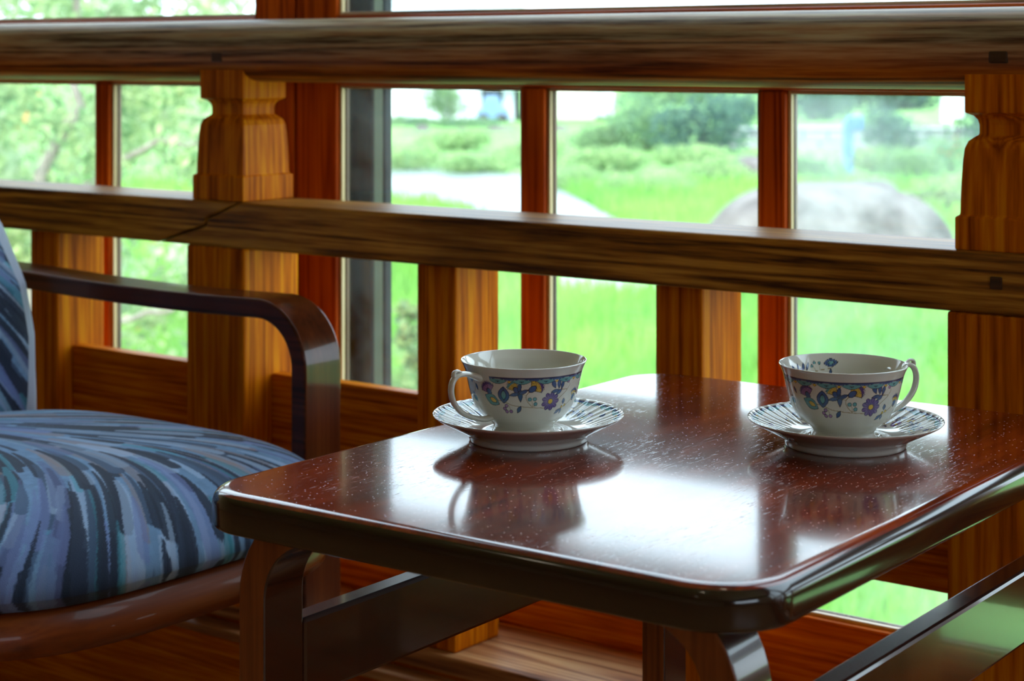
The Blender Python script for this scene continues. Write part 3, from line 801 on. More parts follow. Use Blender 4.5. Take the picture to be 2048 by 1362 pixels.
rho = np.concatenate([np.linspace(0.002, 1.0, nr), np.linspace(0.996, 0.93, 14)])
zz = []
for i, r in enumerate(rho):
    if i < nr: zz.append(0.408 + 0.052 * max(0.0, (1 - r ** 5)) ** 0.5 + 0.006 * (1 - r * r))
    else: zz.append(0.408 - 0.016 * math.sin((i - nr + 1) / 14 * math.pi / 2))
zz = np.array(zz)
P3 = np.zeros((len(rho), nt, 3))
P3[..., 0] = SC_ + HS * rho[:, None] * cx[None]; P3[..., 1] = NCc + HN * rho[:, None] * cy[None]; P3[..., 2] = zz[:, None]
# front edge dips slightly
P3[..., 2] -= 0.012 * np.clip((P3[..., 0] + 1.40) / 0.17, 0, 1) ** 2
seat = grid_mesh('seat_cushion', P3[:, ::-1], M_fabric, AC, True, smp(P3[:, ::-1, 0], P3[:, ::-1, 1]))
# wooden seat frame below
prof = [(0.93, 0.393), (0.985, 0.391), (0.99, 0.366), (0.985, 0.358), (0.90, 0.358), (0.90, 0.389)]
Pf = np.zeros((len(prof) + 1, 200, 3)); th2 = np.linspace(0, 2 * np.pi, 200, endpoint=False); fx, fy = se(th2)
for i, (r, z) in enumerate(prof + [prof[0]]):
    Pf[i, :, 0] = SC_ + HS * r * fx; Pf[i, :, 1] = NCc + HN * r * fy; Pf[i, :, 2] = z - 0.012 * np.clip((Pf[i, :, 0] + 1.40) / 0.17, 0, 1) ** 2
grid_mesh('seat_frame', Pf, M_chairframe, AC, True, None, False, True)
# backrest
flow_b = lambda a_, b_: math.radians(-62 + 25 * math.sin(a_ * 5))
imgb = strokes_raster(620, 560, 0.88, 0.38, cell, flow_b, 700, (0.15, 0.27, 0.46))
smb = sampler(imgb, 0.88, 0.38, cell)
nb, mb = 420, 420
v = np.linspace(0, 1, nb); ww = np.linspace(-1, 1, mb)
Zc = 0.40 + 0.44 * v
lean = np.interp(Zc, [.40, .45, .52, .58, .64, .70, .78, .86], [-1.800, -1.801, -1.806, -1.822, -1.862, -1.915, -1.995, -2.075])
def back_surface(side, name):
    P = np.zeros((nb, mb, 3)); hw = 0.262 * (1 - 0.10 * np.clip((v - .6) / .4, 0, 1) ** 2)
    edge = np.clip(1 - np.abs(ww) ** 6, 0, 1) ** 0.5; tb = np.clip(1 - np.abs(2 * v - 1) ** 8, 0, 1) ** 0.5
    th_ = 0.030 * edge[None] * tb[:, None] * (1.0 + 0.45 * np.exp(-((v - .32) / .22) ** 2))[:, None]
    P[..., 0] = lean[:, None] + side * th_ + 0.006; P[..., 1] = NCc + hw[:, None] * ww[None]; P[..., 2] = Zc[:, None]
    return P
bp = back_surface(1, 'f'); bk = back_surface(-1, 'b')
full = np.concatenate([bp, bk[:, ::-1][:, 1:-1]], 1)
bcol = smb(full[..., 1], full[..., 2]).copy()
lit_edge = np.concatenate([ww > 0.90, (ww > 0.90)[::-1][1:-1]]); bcol[:, lit_edge] = (0.45, 0.52, 0.66)  # window light on the far edge, put into the fabric colour as a pale band
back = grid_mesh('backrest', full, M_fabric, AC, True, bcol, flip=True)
# pale piping along the edge of the backrest
pp = np.stack([lean + 0.006, NCc + 0.262 * (1 - 0.10 * np.clip((v - .6) / .4, 0, 1) ** 2), Zc], 1)[::10]
def tube3(path, r, seg=8):
    P = np.array(path); T = np.gradient(P, axis=0); T /= np.linalg.norm(T, axis=1)[:, None]
    A = np.tile([1.0, 0, 0], (len(P), 1)); Q = np.cross(T, A); Q /= np.linalg.norm(Q, axis=1)[:, None]; B = np.cross(T, Q)
    a_ = np.linspace(0, 2 * np.pi, seg, endpoint=False)
    return P[:, None] + r * (Q[:, None] * np.cos(a_)[None, :, None] + B[:, None] * np.sin(a_)[None, :, None])
M_pipe = plain('pale_piping', (0.55, 0.60, 0.70, 1))
grid_mesh('piping', tube3(pp, 0.004), M_pipe, back, True)
# arm loops
def arm(nw0, nw1):
    t_ = 0.0215; R = 0.062; sx = -1.392; zA = 0.572
    x_leg = sx + t_ / 2
    path = [(-2.10, 0.0), (-2.07, 0.2), (-2.04, 0.40)] + [(-2.03, 0.50)] + arc(-1.985, 0.535, 0.045, 175, 95, 6)
    path += [(-1.90, 0.579), (-1.83, 0.577), (-1.75, 0.5745), (-1.67, 0.5730), (-1.60, 0.5725), (-1.53, 0.573)]
    path += arc(x_leg - R, 0.575 - R, R, 90, 0, 14) + [(x_leg, 0.40), (x_leg, 0.2), (x_leg, 0.0)]
    return strip('arm_frame', path, t_, nw0, nw1, lambda a_, b_, w: (a_, w, b_), [M_chairwood, M_chairlam], AC, 0.003)
arm(1.450, 1.508); arm(0.822, 0.880)
for (n0_, n1_) in ((1.436, 1.450), (0.880, 0.895)):
    box('frame_spacer', -1.405, -1.375, n0_, n1_, 0.352, 0.376, M_chairwood, AC, 0.001)
    box('frame_spacer', -2.06, -2.03, n0_, n1_, 0.352, 0.376, M_chairwood, AC, 0.001)
box('seat_stretcher', -1.40, -1.38, 0.895, 1.436, 0.33, 0.350, M_chairwood, AC, 0.002)
box('back_stretcher', -2.06, -1.76, 0.895, 1.436, 0.352, 0.372, M_chairwood, AC, 0.002)

# ------------------------------------------------------------------ downlights (small sparkles in the glaze)
t = NT('downlight_glow'); e_ = t.new('ShaderNodeEmission', Strength=14.0); e_.inputs[0].default_value = (1, 0.86, 0.66, 1)
t.link(e_.outputs[0], t.out.inputs['Surface']); M_glow = t.m
M_trimw = plain('white_lamp_ring', (0.8, 0.78, 0.72, 1))
for i, (s_, n_, where) in enumerate(((-1.9, 0.2, 'in front of the armchair side of the room'), (-0.7, 0.2, 'over the middle of the room'), (-0.7, -1.4, 'nearest the back wall'), (-0.6, 1.2, 'right over the side table'))):
    p = U * s_ + N * n_
    L = empty('ceiling_downlight', (p[0], p[1], 2.35))
    tag(L, 'small round ceiling downlight ' + where, 'lamp', 'ceiling downlights')
    V = [(0.05 * math.cos(q), 0.05 * math.sin(q), -0.004) for q in np.linspace(0, 2 * math.pi, 20, endpoint=False)]
    mesh_obj('diffuser', V, [tuple(range(19, -1, -1))], M_glow, L)
    Pr = np.array([[(r * math.cos(q), r * math.sin(q), z) for q in np.linspace(0, 2 * math.pi, 24, endpoint=False)] for r, z in ((0.05, -0.001), (0.05, -0.008), (0.065, -0.008), (0.068, 0.0))])
    grid_mesh('lamp_ring', Pr, M_trimw, L, True)

# ================================================================== outside
GZ = -2.15
def gpos(px, py, z=GZ):
    d = (EYE - z) * F / (py - HOR); return ((px - 1024) / F * d, d)
def at(px, d): return (px - 1024) / F * d
def zrow(py, d): return EYE - (py - HOR) / F * d
def leafmat(name, spec=0.25):
    t = NT(name); a_ = t.new('ShaderNodeAttribute', attribute_name='print')
    d_ = t.new('ShaderNodeBsdfDiffuse'); tl = t.new('ShaderNodeBsdfTranslucent'); ms_ = t.new('ShaderNodeMixShader', Fac=0.45)
    t.link(a_.outputs['Color'], d_.inputs[0]); t.link(a_.outputs['Color'], tl.inputs[0])
    t.link(d_.outputs[0], ms_.inputs[1]); t.link(tl.outputs[0], ms_.inputs[2]); t.link(ms_.outputs[0], t.out.inputs['Surface']); return t.m
M_leaf = leafmat('leaves')
def leaves(name, pos, size, c0, c1, parent=None, aspect=2.2, accent=None):
    """every position gets one kite-shaped leaf of two triangles"""
    n_ = len(pos); a_ = rng.normal(size=(n_, 3)); a_ /= np.linalg.norm(a_, axis=1)[:, None]
    b_ = np.cross(a_, rng.normal(size=(n_, 3))); b_ /= np.linalg.norm(b_, axis=1)[:, None]
    c0, c1 = [np.array((q[0] * 1.05 + 0.03, q[1] * 0.86 + 0.02, q[2] + 0.075)) for q in (c0, c1)]
    L = (size * (0.6 + 0.8 * rng.random(n_)))[:, None]; W = L / aspect
    V = np.stack([pos - a_ * L / 2, pos + b_ * W / 2, pos + a_ * L / 2, pos - b_ * W / 2], 1).reshape(-1, 3)
    k_ = rng.random((n_, 1)) ** 1.2; col = np.array(c0) * (1 - k_) + np.array(c1) * k_
    if accent is not None:
        m = rng.random(n_) < accent[1]; col[m] = np.array(accent[0]) * (0.7 + 0.5 * rng.random((m.sum(), 1)))
    me = bpy.data.meshes.new(name); me.vertices.add(4 * n_); me.vertices.foreach_set('co', V.reshape(-1).astype(np.float32))
    me.loops.add(4 * n_); me.loops.foreach_set('vertex_index', np.arange(4 * n_, dtype=np.int32))
    me.polygons.add(n_); me.polygons.foreach_set('loop_start', np.arange(0, 4 * n_, 4, dtype=np.int32)); me.update(calc_edges=True)
    ca = me.color_attributes.new('print', 'FLOAT_COLOR', 'POINT')
    ca.data.foreach_set('color', np.concatenate([np.repeat(col, 4, 0), np.ones((4 * n_, 1))], 1).reshape(-1).astype(np.float32))
    me.materials.append(M_leaf); o = bpy.data.objects.new(name, me); link(o, parent); o['kind'] = 'stuff'; return o
M_bark = wood('grey_bark', (0.16, 0.13, 0.10, 1), (0.30, 0.26, 0.22, 1), (0.45, 0.40, 0.35, 1), 2, rough=0.9)
def branch(name, pts, r0, r1, parent):
    P = np.array(pts, float); n_ = 14
    q = np.linspace(0, len(P) - 1, n_); P = np.stack([np.interp(q, range(len(P)), P[:, k_]) for k_ in range(3)], 1)
    P[1:-1] += rng.normal(scale=r0 * 0.5, size=(n_ - 2, 3))
    rr = np.linspace(r0, r1, n_); T = np.gradient(P, axis=0); T /= np.linalg.norm(T, axis=1)[:, None]
    A = np.tile([0.31, 0.95, 0.05], (n_, 1)); Q = np.cross(T, A); Q /= np.linalg.norm(Q, axis=1)[:, None]; B = np.cross(T, Q)
    a_ = np.linspace(0, 2 * np.pi, 8, endpoint=False)
    G = P[:, None] + rr[:, None, None] * (Q[:, None] * np.cos(a_)[None, :, None] + B[:, None] * np.sin(a_)[None, :, None])
    return grid_mesh(name, G, M_bark, parent, True)
def blob_points(n_, c, r, shell=0.6):
    a_ = rng.normal(size=(n_, 3)); a_ /= np.linalg.norm(a_, axis=1)[:, None]
    return np.array(c) + a_ * (shell + (1 - shell) * rng.random((n_, 1))) * np.array(r)
LG = (0.10, 0.24, 0.05); LG2 = (0.26, 0.52, 0.12); DG = (0.04, 0.13, 0.06); DG2 = (0.12, 0.30, 0.12); YG = (0.20, 0.38, 0.07); YG2 = (0.42, 0.62, 0.16)
def bush(px, base_py, w_px, h_px, label, c0=LG, c1=LG2, n_=1500, z=GZ, accent=None, leaf=None, d=None, name='bush', group='shrubs on the far bank', cat='shrub'):
    if d is None: _, d = gpos(px, base_py, z)
    x = at(px, d); zb = zrow(base_py, d); w = w_px * d / F; h = h_px * d / F
    o = empty(name, (x, d, zb)); tag(o, label, cat, group)
    pts = []
    for k_ in range(7):
        cx_ = rng.uniform(-.32, .32) * w; cz = rng.uniform(.25, .62) * h; cy_ = rng.uniform(-.25, .25) * w
        pts.append(blob_points(n_ // 7, (cx_, cy_, cz), (w * .24, w * .24, h * .38), 0.55))
    pts.append(blob_points(n_ // 3, (0, 0, h * .3), (w * .5, w * .4, h * .34), 0.5))
    P = np.concatenate(pts); P = P[P[:, 2] > 0]
    leaves('foliage', P, leaf or w * 0.05, c0, c1, o, 1.6, accent)
    branch('stem', [(0, 0, -0.1), (w * .05, 0, h * .5)], w * .03 + .02, w * .01 + .01, o)
    return o

# ground: one big meadow mesh, dipping to the stream
t = NT('meadow_grass')
n1 = t.noise(t.coords((0.9, 0.5, 0.9)), 1.0, 6.0, 0.65); n2 = t.noise(t.coords((7, 3, 7)), 1.0, 4.0, 0.6)
c1 = t.ramp(n1, [(0.3, (0.12, 0.26, 0.10)), (0.5, (0.20, 0.38, 0.12)), (0.7, (0.32, 0.48, 0.18))])
c1 = t.mix(t.ramp(n2, [(0.35, (0, 0, 0)), (0.7, (0.6,) * 3)]), c1, (0.13, 0.32, 0.07, 1))
t.bsdf(c1, 0.9, spec=0.1, bump=n2, bstr=0.6, bdist=0.1); M_meadow = t.m
gx = np.linspace(-90, 90, 180); gy = np.concatenate([np.linspace(1.9, 40, 160), np.linspace(41, 260, 80)])
XX, YY = np.meshgrid(gx, gy)
ZZ = GZ + 0.05 * np.sin(XX * .9) * np.sin(YY * .6) - 0.02
ZZ += np.clip((YY - 60) / 60, 0, 1) * 0.3
gr = grid_mesh('meadow', np.stack([XX, YY, ZZ], -1), M_meadow); gr['kind'] = 'structure'
# stream as winding strip with pale shallow water
t = NT('pale_stream_water')
n1 = t.noise(t.coords((1.2, 3.0, 1)), 1.0, 5.0, 0.6)
t.bsdf(t.ramp(n1, [(0.35, (0.16, 0.22, 0.19)), (0.6, (0.26, 0.30, 0.30)), (0.8, (0.19, 0.25, 0.21))]), 0.25, bump=n1, bstr=0.4, bdist=0.08, spec=0.6); M_water = t.m
edges = [((740, 338), (740, 400)), ((900, 343), (900, 420)), ((1040, 358), (1010, 460)), ((1110, 382), (1080, 520)), ((1190, 425), (1110, 590)), ((1330, 500), (1210, 603)), ((1560, 535), (1400, 606)), ((1800, 550), (1700, 612)), ((2200, 560), (2150, 615))]
A_, B_ = [], []
for (p, q) in edges:
    A_.append((*gpos(*p), GZ + 0.09)); B_.append((*gpos(*q), GZ + 0.09))
kk = np.linspace(0, len(edges) - 1, 60)
A_ = np.stack([np.interp(kk, range(len(edges)), np.array(A_)[:, c]) for c in range(3)], 1); B_ = np.stack([np.interp(kk, range(len(edges)), np.array(B_)[:, c]) for c in range(3)], 1)
st = np.stack([A_ * (1 - w_) + B_ * w_ for w_ in np.linspace(0, 1, 8)], 0)
so = grid_mesh('stream', st, M_water); tag(so, 'pale shallow stream winding through the meadow', 'stream', kind='stuff')
# grass blades, nearer meadow
def grass(n_):
    d = 8.5 * (42 / 8.5) ** rng.random(n_); px = rng.uniform(-100, 2200, n_)
    x = (px - 1024) / F * d
    # keep off the stream
    py = HOR + (EYE - GZ) * F / d
    ok = np.ones(n_, bool)
    up = np.interp(px, [e[0][0] for e in edges], [e[0][1] for e in edges]); lo = np.interp(px, [e[1][0] for e in edges], [e[1][1] for e in edges])
    ok &= ~((py > up - 2) & (py < lo + 6) & (px > 700))
    x, d = x[ok], d[ok]; m = len(x)
    h = rng.uniform(.15, .42, m) * np.clip(d / 18, .8, 1.3); w = rng.uniform(.008, .02, m) * np.clip(d / 12, 1, 2.5); an = rng.uniform(0, math.pi, m); lean_ = rng.normal(scale=.10, size=(m, 2))
    b_ = np.stack([x, d, np.full(m, GZ - .02)], 1); s_ = np.stack([np.cos(an) * w, np.sin(an) * w, 0 * w], 1)
    tip = b_ + np.stack([lean_[:, 0], lean_[:, 1], h], 1)
    V = np.stack([b_ - s_, b_ + s_, tip], 1).reshape(-1, 3)
    patch = 0.5 + 0.5 * np.sin(x * 1.1 + 2 * np.sin(d * .5)) * np.sin(d * .8)
    k_ = (0.6 * patch + 0.4 * rng.random(m))[:, None]; col = np.array((0.12, 0.36, 0.06)) * (1 - k_) + np.array((0.38, 0.66, 0.14)) * k_
    me = bpy.data.meshes.new('tall_grass'); me.vertices.add(3 * m); me.vertices.foreach_set('co', V.reshape(-1).astype(np.float32))
    me.loops.add(3 * m); me.loops.foreach_set('vertex_index', np.arange(3 * m, dtype=np.int32)); me.polygons.add(m); me.polygons.foreach_set('loop_start', np.arange(0, 3 * m, 3, dtype=np.int32)); me.update(calc_edges=True)
    ca = me.color_attributes.new('print', 'FLOAT_COLOR', 'POINT'); ca.data.foreach_set('color', np.concatenate([np.repeat(col, 3, 0), np.ones((3 * m, 1))], 1).reshape(-1).astype(np.float32))
    me.materials.append(M_leaf); o = bpy.data.objects.new('tall_grass', me); link(o); return tag(o, 'bright green tall grass growing over the meadow', 'grass', kind='stuff')
grass(150000)

# boulders
t = NT('pale_boulder_stone'); n1 = t.noise(t.coords((1.6, 1.6, 1.6)), 1.0, 7.0, 0.65)
t.bsdf(t.ramp(n1, [(0.3, (0.04, 0.03, 0.028)), (0.5, (0.14, 0.118, 0.11)), (0.7, (0.23, 0.205, 0.195))]), 0.85, bump=n1, bstr=0.8, bdist=0.15); M_stone = t.m
def boulder(px, top_py, d, w_px, depth, h_extra, label, seed):
    x = at(px, d); zt_ = zrow(top_py, d); w = w_px * d / F / 2; h = zt_ - GZ + 0.1
    r_ = np.random.default_rng(seed); a_ = np.linspace(0, 2 * np.pi, 64, endpoint=False); e = np.linspace(0, math.pi / 2, 24)
    ph = r_.uniform(0, 6, 6)
    P = np.zeros((24, 64, 3))
    for i, q in enumerate(e):
        k_ = 1 + 0.10 * np.sin(2 * a_ + ph[0]) + 0.06 * np.sin(3 * a_ + ph[1] + q) + 0.035 * np.sin(7 * a_ + ph[2] + 3 * q) + 0.02 * np.sin(11 * a_ + 5 * q + ph[3])
        sq = math.cos(q) ** 0.6 if q < math.pi / 2 - 1e-6 else 0.001
        P[i, :, 0] = w * k_ * sq * np.cos(a_); P[i, :, 1] = depth * k_ * sq * np.sin(a_); P[i, :, 2] = h * math.sin(q) * (1 + 0.05 * np.sin(3 * a_ + ph[4]) * math.cos(q))
    o = grid_mesh('boulder', P, M_stone, None, True); o.location = (x, d, GZ - 0.1)
    return tag(o, label, 'rock', 'boulders on the bank')
boulder(1640, 368, 24, 520, 1.5, 0, 'large pale boulder filling the lower part of the right-hand view', 3)
boulder(1745, 360, 33, 150, .8, 0, 'small grey boulder behind the large pale one', 5)
boulder(1500, 312, 47, 110, .9, 0, 'low pinkish boulder by the hedge gap', 9)
# far boulders / foundation stones by the road
for i, (px, py, w) in enumerate(((845, 256, 30), (925, 262, 34), (1000, 258, 60), (1120, 256, 40))):
    b = boulder(px, py - 6, 74, w, .4, 0, 'small pale stone on the roadside verge below the white house, %s' % ('leftmost', 'second from left', 'widest of the row', 'rightmost')[i], 20 + i)

# shrubs (pixel position on the bank, built at real distance)
VL = [
 (1190, 300, 150, 60, 'low mid-green shrub left of the tall round shrub', LG, LG2), (1290, 300, 190, 130, 'tall round green shrub behind the meadow', DG2, LG2),
 (1400, 305, 210, 150, 'dark green shrub mass beside the road wall', DG, DG2), (1480, 255, 110, 80, 'deep blue-green shrub behind the grey wall', DG, DG2),
 (1640, 372, 150, 75, 'light green rounded shrub right behind the large boulder', LG, LG2), (1740, 345, 110, 60, 'yellow-green shrub below the blue post', LG, YG2),
 (1820, 365, 150, 85, 'bright green shrub between boulder and carved post', LG, LG2), (1900, 345, 110, 90, 'dark shrub with a red flower near the carved post', DG2, LG2),
 (1900, 440, 190, 90, 'yellow-green shrub low beside the carved post', LG, YG2), (1620, 245, 170, 90, 'blue-green shrub behind the road, left of the blue post', DG, DG2),
 (1790, 300, 150, 110, 'tall dark green shrub right of the blue post', DG, DG2), (1760, 225, 260, 110, 'wide hedge at the back of the right-hand view', DG, DG2),
 (2010, 300, 200, 170, 'tree mass partly behind the right-hand carved post', DG, DG2), (1340, 215, 240, 100, 'back hedge right of the beige house', DG2, LG2),
]
for (px, py, w, h, lab, c0, c1) in VL:
    bush(px, py, w, h, lab, c0, c1, 1700, accent=((0.75, 0.12, 0.06), 0.02) if 'red flower' in lab else None)
for i, (px, py, w, h) in enumerate(((830, 345, 150, 60), (960, 350, 170, 60), (1150, 385, 130, 60), (1290, 400, 190, 70), (1420, 380, 190, 70), (1060, 330, 160, 60), (1500, 345, 150, 50), (900, 300, 170, 45), (1200, 340, 200, 50), (1380, 330, 190, 50))):
    bush(px, py, w, h, ('grassy tussock above the stream, left of the first glazing bar', 'grassy tussock at the stream edge left of the middle glazing bar', 'grassy tussock beside the stream bend', 'broad yellow-green tussock in the middle of the centre pane',
        'yellow-green tussock just left of the large boulder', 'light green tussock behind the middle glazing bar', 'low tussock behind the right glazing bar', 'pale tussock below the white house', 'pale green tussock in the upper centre pane', 'light tussock in front of the dark shrubs')[i],
        (0.18, 0.42, 0.09), (0.42, 0.68, 0.20), 1600, name='grass_tussock', group='grass tussocks on the far bank', cat='grass tussock')
# leafy sprig rising in front of the stream, close to the window
d = 7.0
sp_ = empty('sapling', (at(885, d), d, GZ)); tag(sp_, 'yellow-green leafy sapling just outside, in front of the stream', 'shrub')
branch('stem', [(0, 0, 0), (0.03, 0, 1.0), (0.0, 0, 2.0)], 0.02, 0.006, sp_)
pts = np.concatenate([blob_points(110, (rng.uniform(-.16, .12), rng.uniform(-.1, .1), 2.15 + q * 0.1), (.06, .06, .05), .1) for q in range(-16, 3)])
leaves('foliage', pts, 0.05, LG, YG2, sp_, 1.9, ((0.7, 0.35, 0.12), 0.04))
sp_.children[1]['kind'] = 'stuff'

# near tree on the left
d = 8.5
TR = empty('tree', (at(40, d), d, GZ)); tag(TR, 'leafy light-green tree outside the left-hand windows', 'tree')
def tp(px, py, dd=0.0): return (at(px, d + dd) - at(40, d), dd, zrow(py, d + dd) - GZ)
branch('trunk', [(0, 0, -.1), tp(60, 900), tp(75, 360), tp(140, 230), tp(165, 90), tp(150, -150)], 0.045, 0.014, TR)
branch('branch', [tp(70, 500), tp(180, 370, .1), tp(300, 290, .1), tp(400, 285, .1), tp(520, 240, .2)], 0.022, 0.008, TR)
branch('branch', [tp(60, 620), tp(-60, 420, .3), tp(-160, 150, .3)], 0.03, 0.01, TR)
branch('branch', [tp(60, 760), tp(260, 640, -.2), tp(400, 600, -.2)], 0.02, 0.008, TR)
pts = []
for _ in range(170):
    px = rng.uniform(-420, 440); py = rng.uniform(-330, 860)
    if px > 330 and rng.random() < .35: continue
    pts.append(blob_points(80, tp(px, py, rng.uniform(-.05, 1.0)), (.24, .24, .20), 0.1))
pts = np.concatenate(pts)
leaves('foliage', pts, 0.062, (0.13, 0.34, 0.06), (0.50, 0.74, 0.25), TR, 2.0, ((0.80, 0.42, 0.16), 0.007))
# second tree mass further back, left
d = 20
T2 = empty('tree', (at(200, d), d, GZ)); tag(T2, 'paler tree standing farther off behind the near left-hand tree', 'tree')
branch('trunk', [(0, 0, -.1), (0.1, 0, 2.0), (0, 0, 4.5)], 0.14, 0.05, T2)
P = np.concatenate([blob_points(240, (rng.uniform(-2.3, 1.6), rng.uniform(-1, 1.5), rng.uniform(0.2, 5.0)), (.6, .6, .5), 0.4) for _ in range(34)])
leaves('foliage', P, 0.16, (0.36, 0.62, 0.26), (0.66, 0.86, 0.46), T2, 1.7)
# bushes at the foot of the near tree
for i, (px, py, w, h) in enumerate(((120, 1000, 420, 300), (620, 900, 300, 230), (860, 840, 260, 160))):
    bush(px, py, w, h, ('leafy shrub under the left-hand tree', 'leafy shrub behind the window post', 'bright low shrub behind the left teacup')[i], (0.12, 0.34, 0.06), (0.40, 0.62, 0.18), 2200, name='bush', group='shrubs close to the house')

# houses on the far road
M_wallw = plain('white_render', (0.86, 0.88, 0.90, 1)); M_wallb = plain('beige_render', (0.72, 0.68, 0.60, 1)); M_roof = plain('grey_roof', (0.25, 0.27, 0.30, 1), 0.6)
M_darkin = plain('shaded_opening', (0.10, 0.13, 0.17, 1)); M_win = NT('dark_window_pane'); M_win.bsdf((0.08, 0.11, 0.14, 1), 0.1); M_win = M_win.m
D = 84
def hp(px, py, dd=0): return at(px, D + dd), zrow(py, D + dd)
HW = empty('house', (at(900, D), D, GZ)); tag(HW, 'white house with open carport across the meadow', 'building')
ox = at(900, D)
def hbox(name, pxa, pxb, pya, pyb, y0, y1, mat, parent, base=None, bevel=0.0):
    xa, zt_ = hp(pxa, pya); xb, zb = hp(pxb, pyb)
    if base is None: base = ox
    return box(name, xa - base, xb - base, y0, y1, zb - GZ, zt_ - GZ, mat, parent, bevel)
hbox('wall', 700, 962, 20, 252, 0, 6, M_wallw, HW)
hbox('carport_pillar', 1006, 1028, 150, 252, 0, .5, M_wallw, HW)
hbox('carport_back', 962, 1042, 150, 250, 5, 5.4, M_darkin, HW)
hbox('carport_roof', 955, 1050, 120, 178, -.5, 6, M_wallw, HW)
hbox('upper_wall', 700, 1050, -60, 150, 1.5, 6, M_wallw, HW)
V = [(at(680, D) - ox, -1, zrow(-60, D) - GZ), (at(1070, D) - ox, -1, zrow(-60, D) - GZ), (at(1070, D) - ox, 8, zrow(-60, D) - GZ), (at(680, D) - ox, 8, zrow(-60, D) - GZ), (at(700, D) - ox, 3.5, zrow(-150, D) - GZ), (at(1050, D) - ox, 3.5, zrow(-150, D) - GZ)]
mesh_obj('roof', V, [(0, 1, 5, 4), (2, 3, 4, 5), (1, 2, 5), (3, 0, 4), (3, 2, 1, 0)], M_roof, HW)
for k_, (pa, pb) in enumerate(((730, 760), (905, 935))):
    f_ = hbox('window', pa, pb, 40, 85, 1.4, 1.5, M_wallb, HW); hbox('pane', pa + 3, pb - 3, 45, 80, 1.33, 1.4, M_win, f_)
HB = empty('house', (at(1170, D), D, GZ)); tag(HB, 'beige house partly hidden behind hedges right of the white house', 'building'); ob = at(1170, D)
hbox('wall', 1085, 1192, 60, 240, 1, 7, M_wallb, HB, ob); hbox('annex', 1192, 1232, 130, 236, 2, 7, M_wallw, HB, ob)
V = [(at(1070, D) - ob, 0, zrow(60, D) - GZ), (at(1205, D) - ob, 0, zrow(60, D) - GZ), (at(1205, D) - ob, 8, zrow(60, D) - GZ), (at(1070, D) - ob, 8, zrow(60, D) - GZ), (at(1085, D) - ob, 4, zrow(10, D) - GZ), (at(1190, D) - ob, 4, zrow(10, D) - GZ)]
mesh_obj('roof', V, [(0, 1, 5, 4), (2, 3, 4, 5), (1, 2, 5), (3, 0, 4), (3, 2, 1, 0)], M_roof, HB)
# parked car under the carport
M_car = NT('silver_blue_paint'); M_car.bsdf(srgb(120, 150, 190), 0.25, 0.6); M_car = M_car.m
cx_, cz_ = at(985, 83), GZ
car = empty('car', (cx_, 83.0, zrow(252, 83))); tag(car, 'small silver-blue car parked under the white carport', 'car')
prof = [(-1.6, .25), (-1.65, .7), (-1.1, .85), (-.8, 1.35), (.5, 1.4), (1.0, .9), (1.6, .75), (1.65, .3)]
V = [(0.45 * x_, -0.0, z) for x_, z in prof] + [(0.45 * x_, 3.4, z) for x_, z in prof]; k_ = len(prof)
mesh_obj('body', V, [tuple(range(k_)), tuple(range(2 * k_ - 1, k_ - 1, -1))] + [(i, k_ + i, k_ + (i + 1) % k_, (i + 1) % k_) for i in range(k_)], M_car, car, bevel=.05)
for q in (-.42, .42):
    P = np.array([[(q + r * math.cos(a_), y_, .28 + r * math.sin(a_)) for a_ in np.linspace(0, 2 * math.pi, 16, endpoint=False)] for r, y_ in ((0.01, -.08), (.26, -.08), (.28, -.04), (.28, .1), (.01, .1))])
    grid_mesh('wheel', P, M_black, car, True)
bush(895, 240, 120, 92, 'round bright green shrub growing against the white house', LG, LG2, 1500, d=80, group='shrubs by the houses')
bush(810, 250, 120, 22, 'low green hedge at the foot of the white house', DG2, LG2, 900, d=80, group='shrubs by the houses')
bush(930, 252, 160, 18, 'thin hedge strip in front of the carport', DG2, LG2, 900, d=79, group='shrubs by the houses')
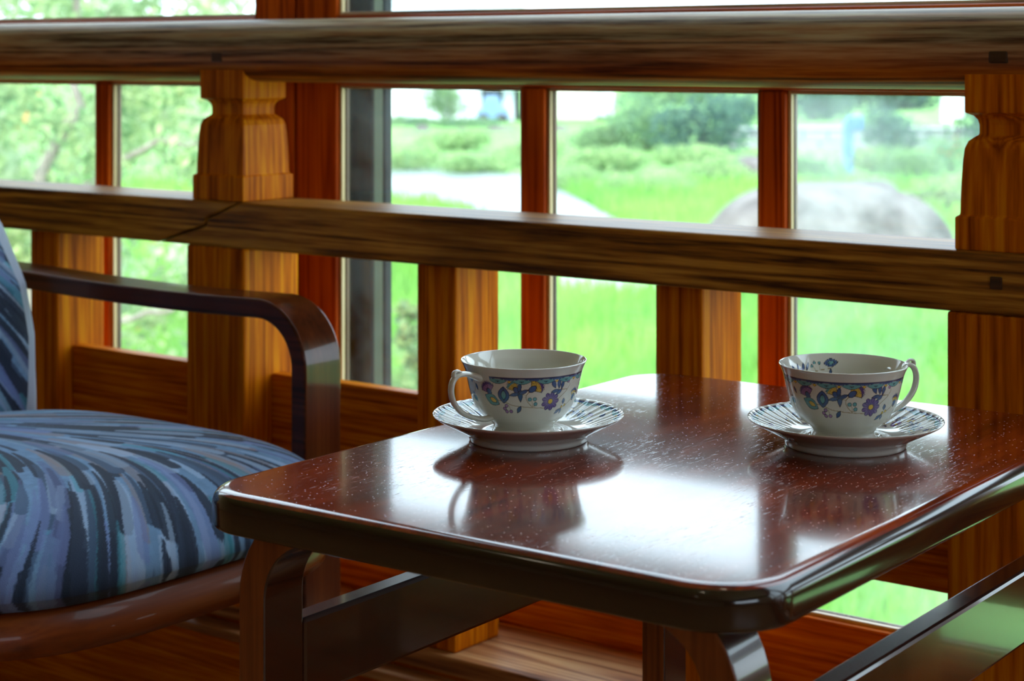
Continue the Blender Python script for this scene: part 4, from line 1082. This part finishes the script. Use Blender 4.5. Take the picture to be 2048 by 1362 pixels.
# grey road wall and blue post on the right
RW = empty('retaining_wall', (at(1690, 62), 62, GZ)); tag(RW, 'low grey stone retaining wall behind the shrubs on the right', 'wall')
M_rw = plain('grey_stone_wall', (0.36, 0.36, 0.40, 1), 0.9, 0.3)
ow = at(1690, 62)
k_ = 0
for r_ in range(2):
    zb, ztp = zrow(305 - r_ * 24, 62), zrow(283 - r_ * 24, 62)
    for j in range(11):
        xa = at(1440 + j * 50 + (r_ % 2) * 18, 62) - ow; xb = at(1487 + j * 50 + (r_ % 2) * 18, 62) - ow
        box('stone', xa, xb, rng.uniform(-.05, .05), 0.6, zb - GZ, ztp - GZ - 0.03, M_rw, RW, 0.03)
box('coping', at(1440, 62) - ow, at(2010, 62) - ow, -.08, .7, zrow(259, 62) - GZ - 0.03, zrow(256, 62) - GZ, M_rw, RW, 0.02)
box('footing', at(1440, 62) - ow, at(2010, 62) - ow, 0.1, .6, -0.2, zrow(305, 62) - GZ, M_rw, RW, 0.02)
M_bluep = NT('light_blue_paint'); M_bluep.bsdf(srgb(60, 105, 180), 0.5); M_bluep = M_bluep.m
d = 48
bpo = empty('blue_post', (at(1696, d), d, GZ)); tag(bpo, 'light blue post with a small bracket head among the shrubs', 'post')
box('shaft', -.12, .12, -.1, .1, 0, zrow(243, d) - GZ, M_bluep, bpo, .02)
box('head', -.02, .36, -.12, .12, zrow(260, d) - GZ, zrow(233, d) - GZ, M_bluep, bpo, .03)
d = 58
for i, (pa, pb, pt, pbt, lab) in enumerate(((1884, 1902, 195, 245, 'narrow white sign board near the carved post, the lower one'), (1906, 1926, 192, 235, 'narrow white sign board near the carved post, the upper one'))):
    sg = empty('sign_board', (at((pa + pb) / 2, d + i), d + i, GZ)); tag(sg, lab, 'sign')
    hw_ = (pb - pa) / 2 * d / F
    box('board', -hw_, hw_, -.05, .05, zrow(pbt, d + i) - GZ, zrow(pt, d + i) - GZ, M_wallw, sg, .01)
    box('pole', -.03, .03, -.03, .03, 0, zrow(pbt, d + i) - GZ, M_slate, sg, 0)
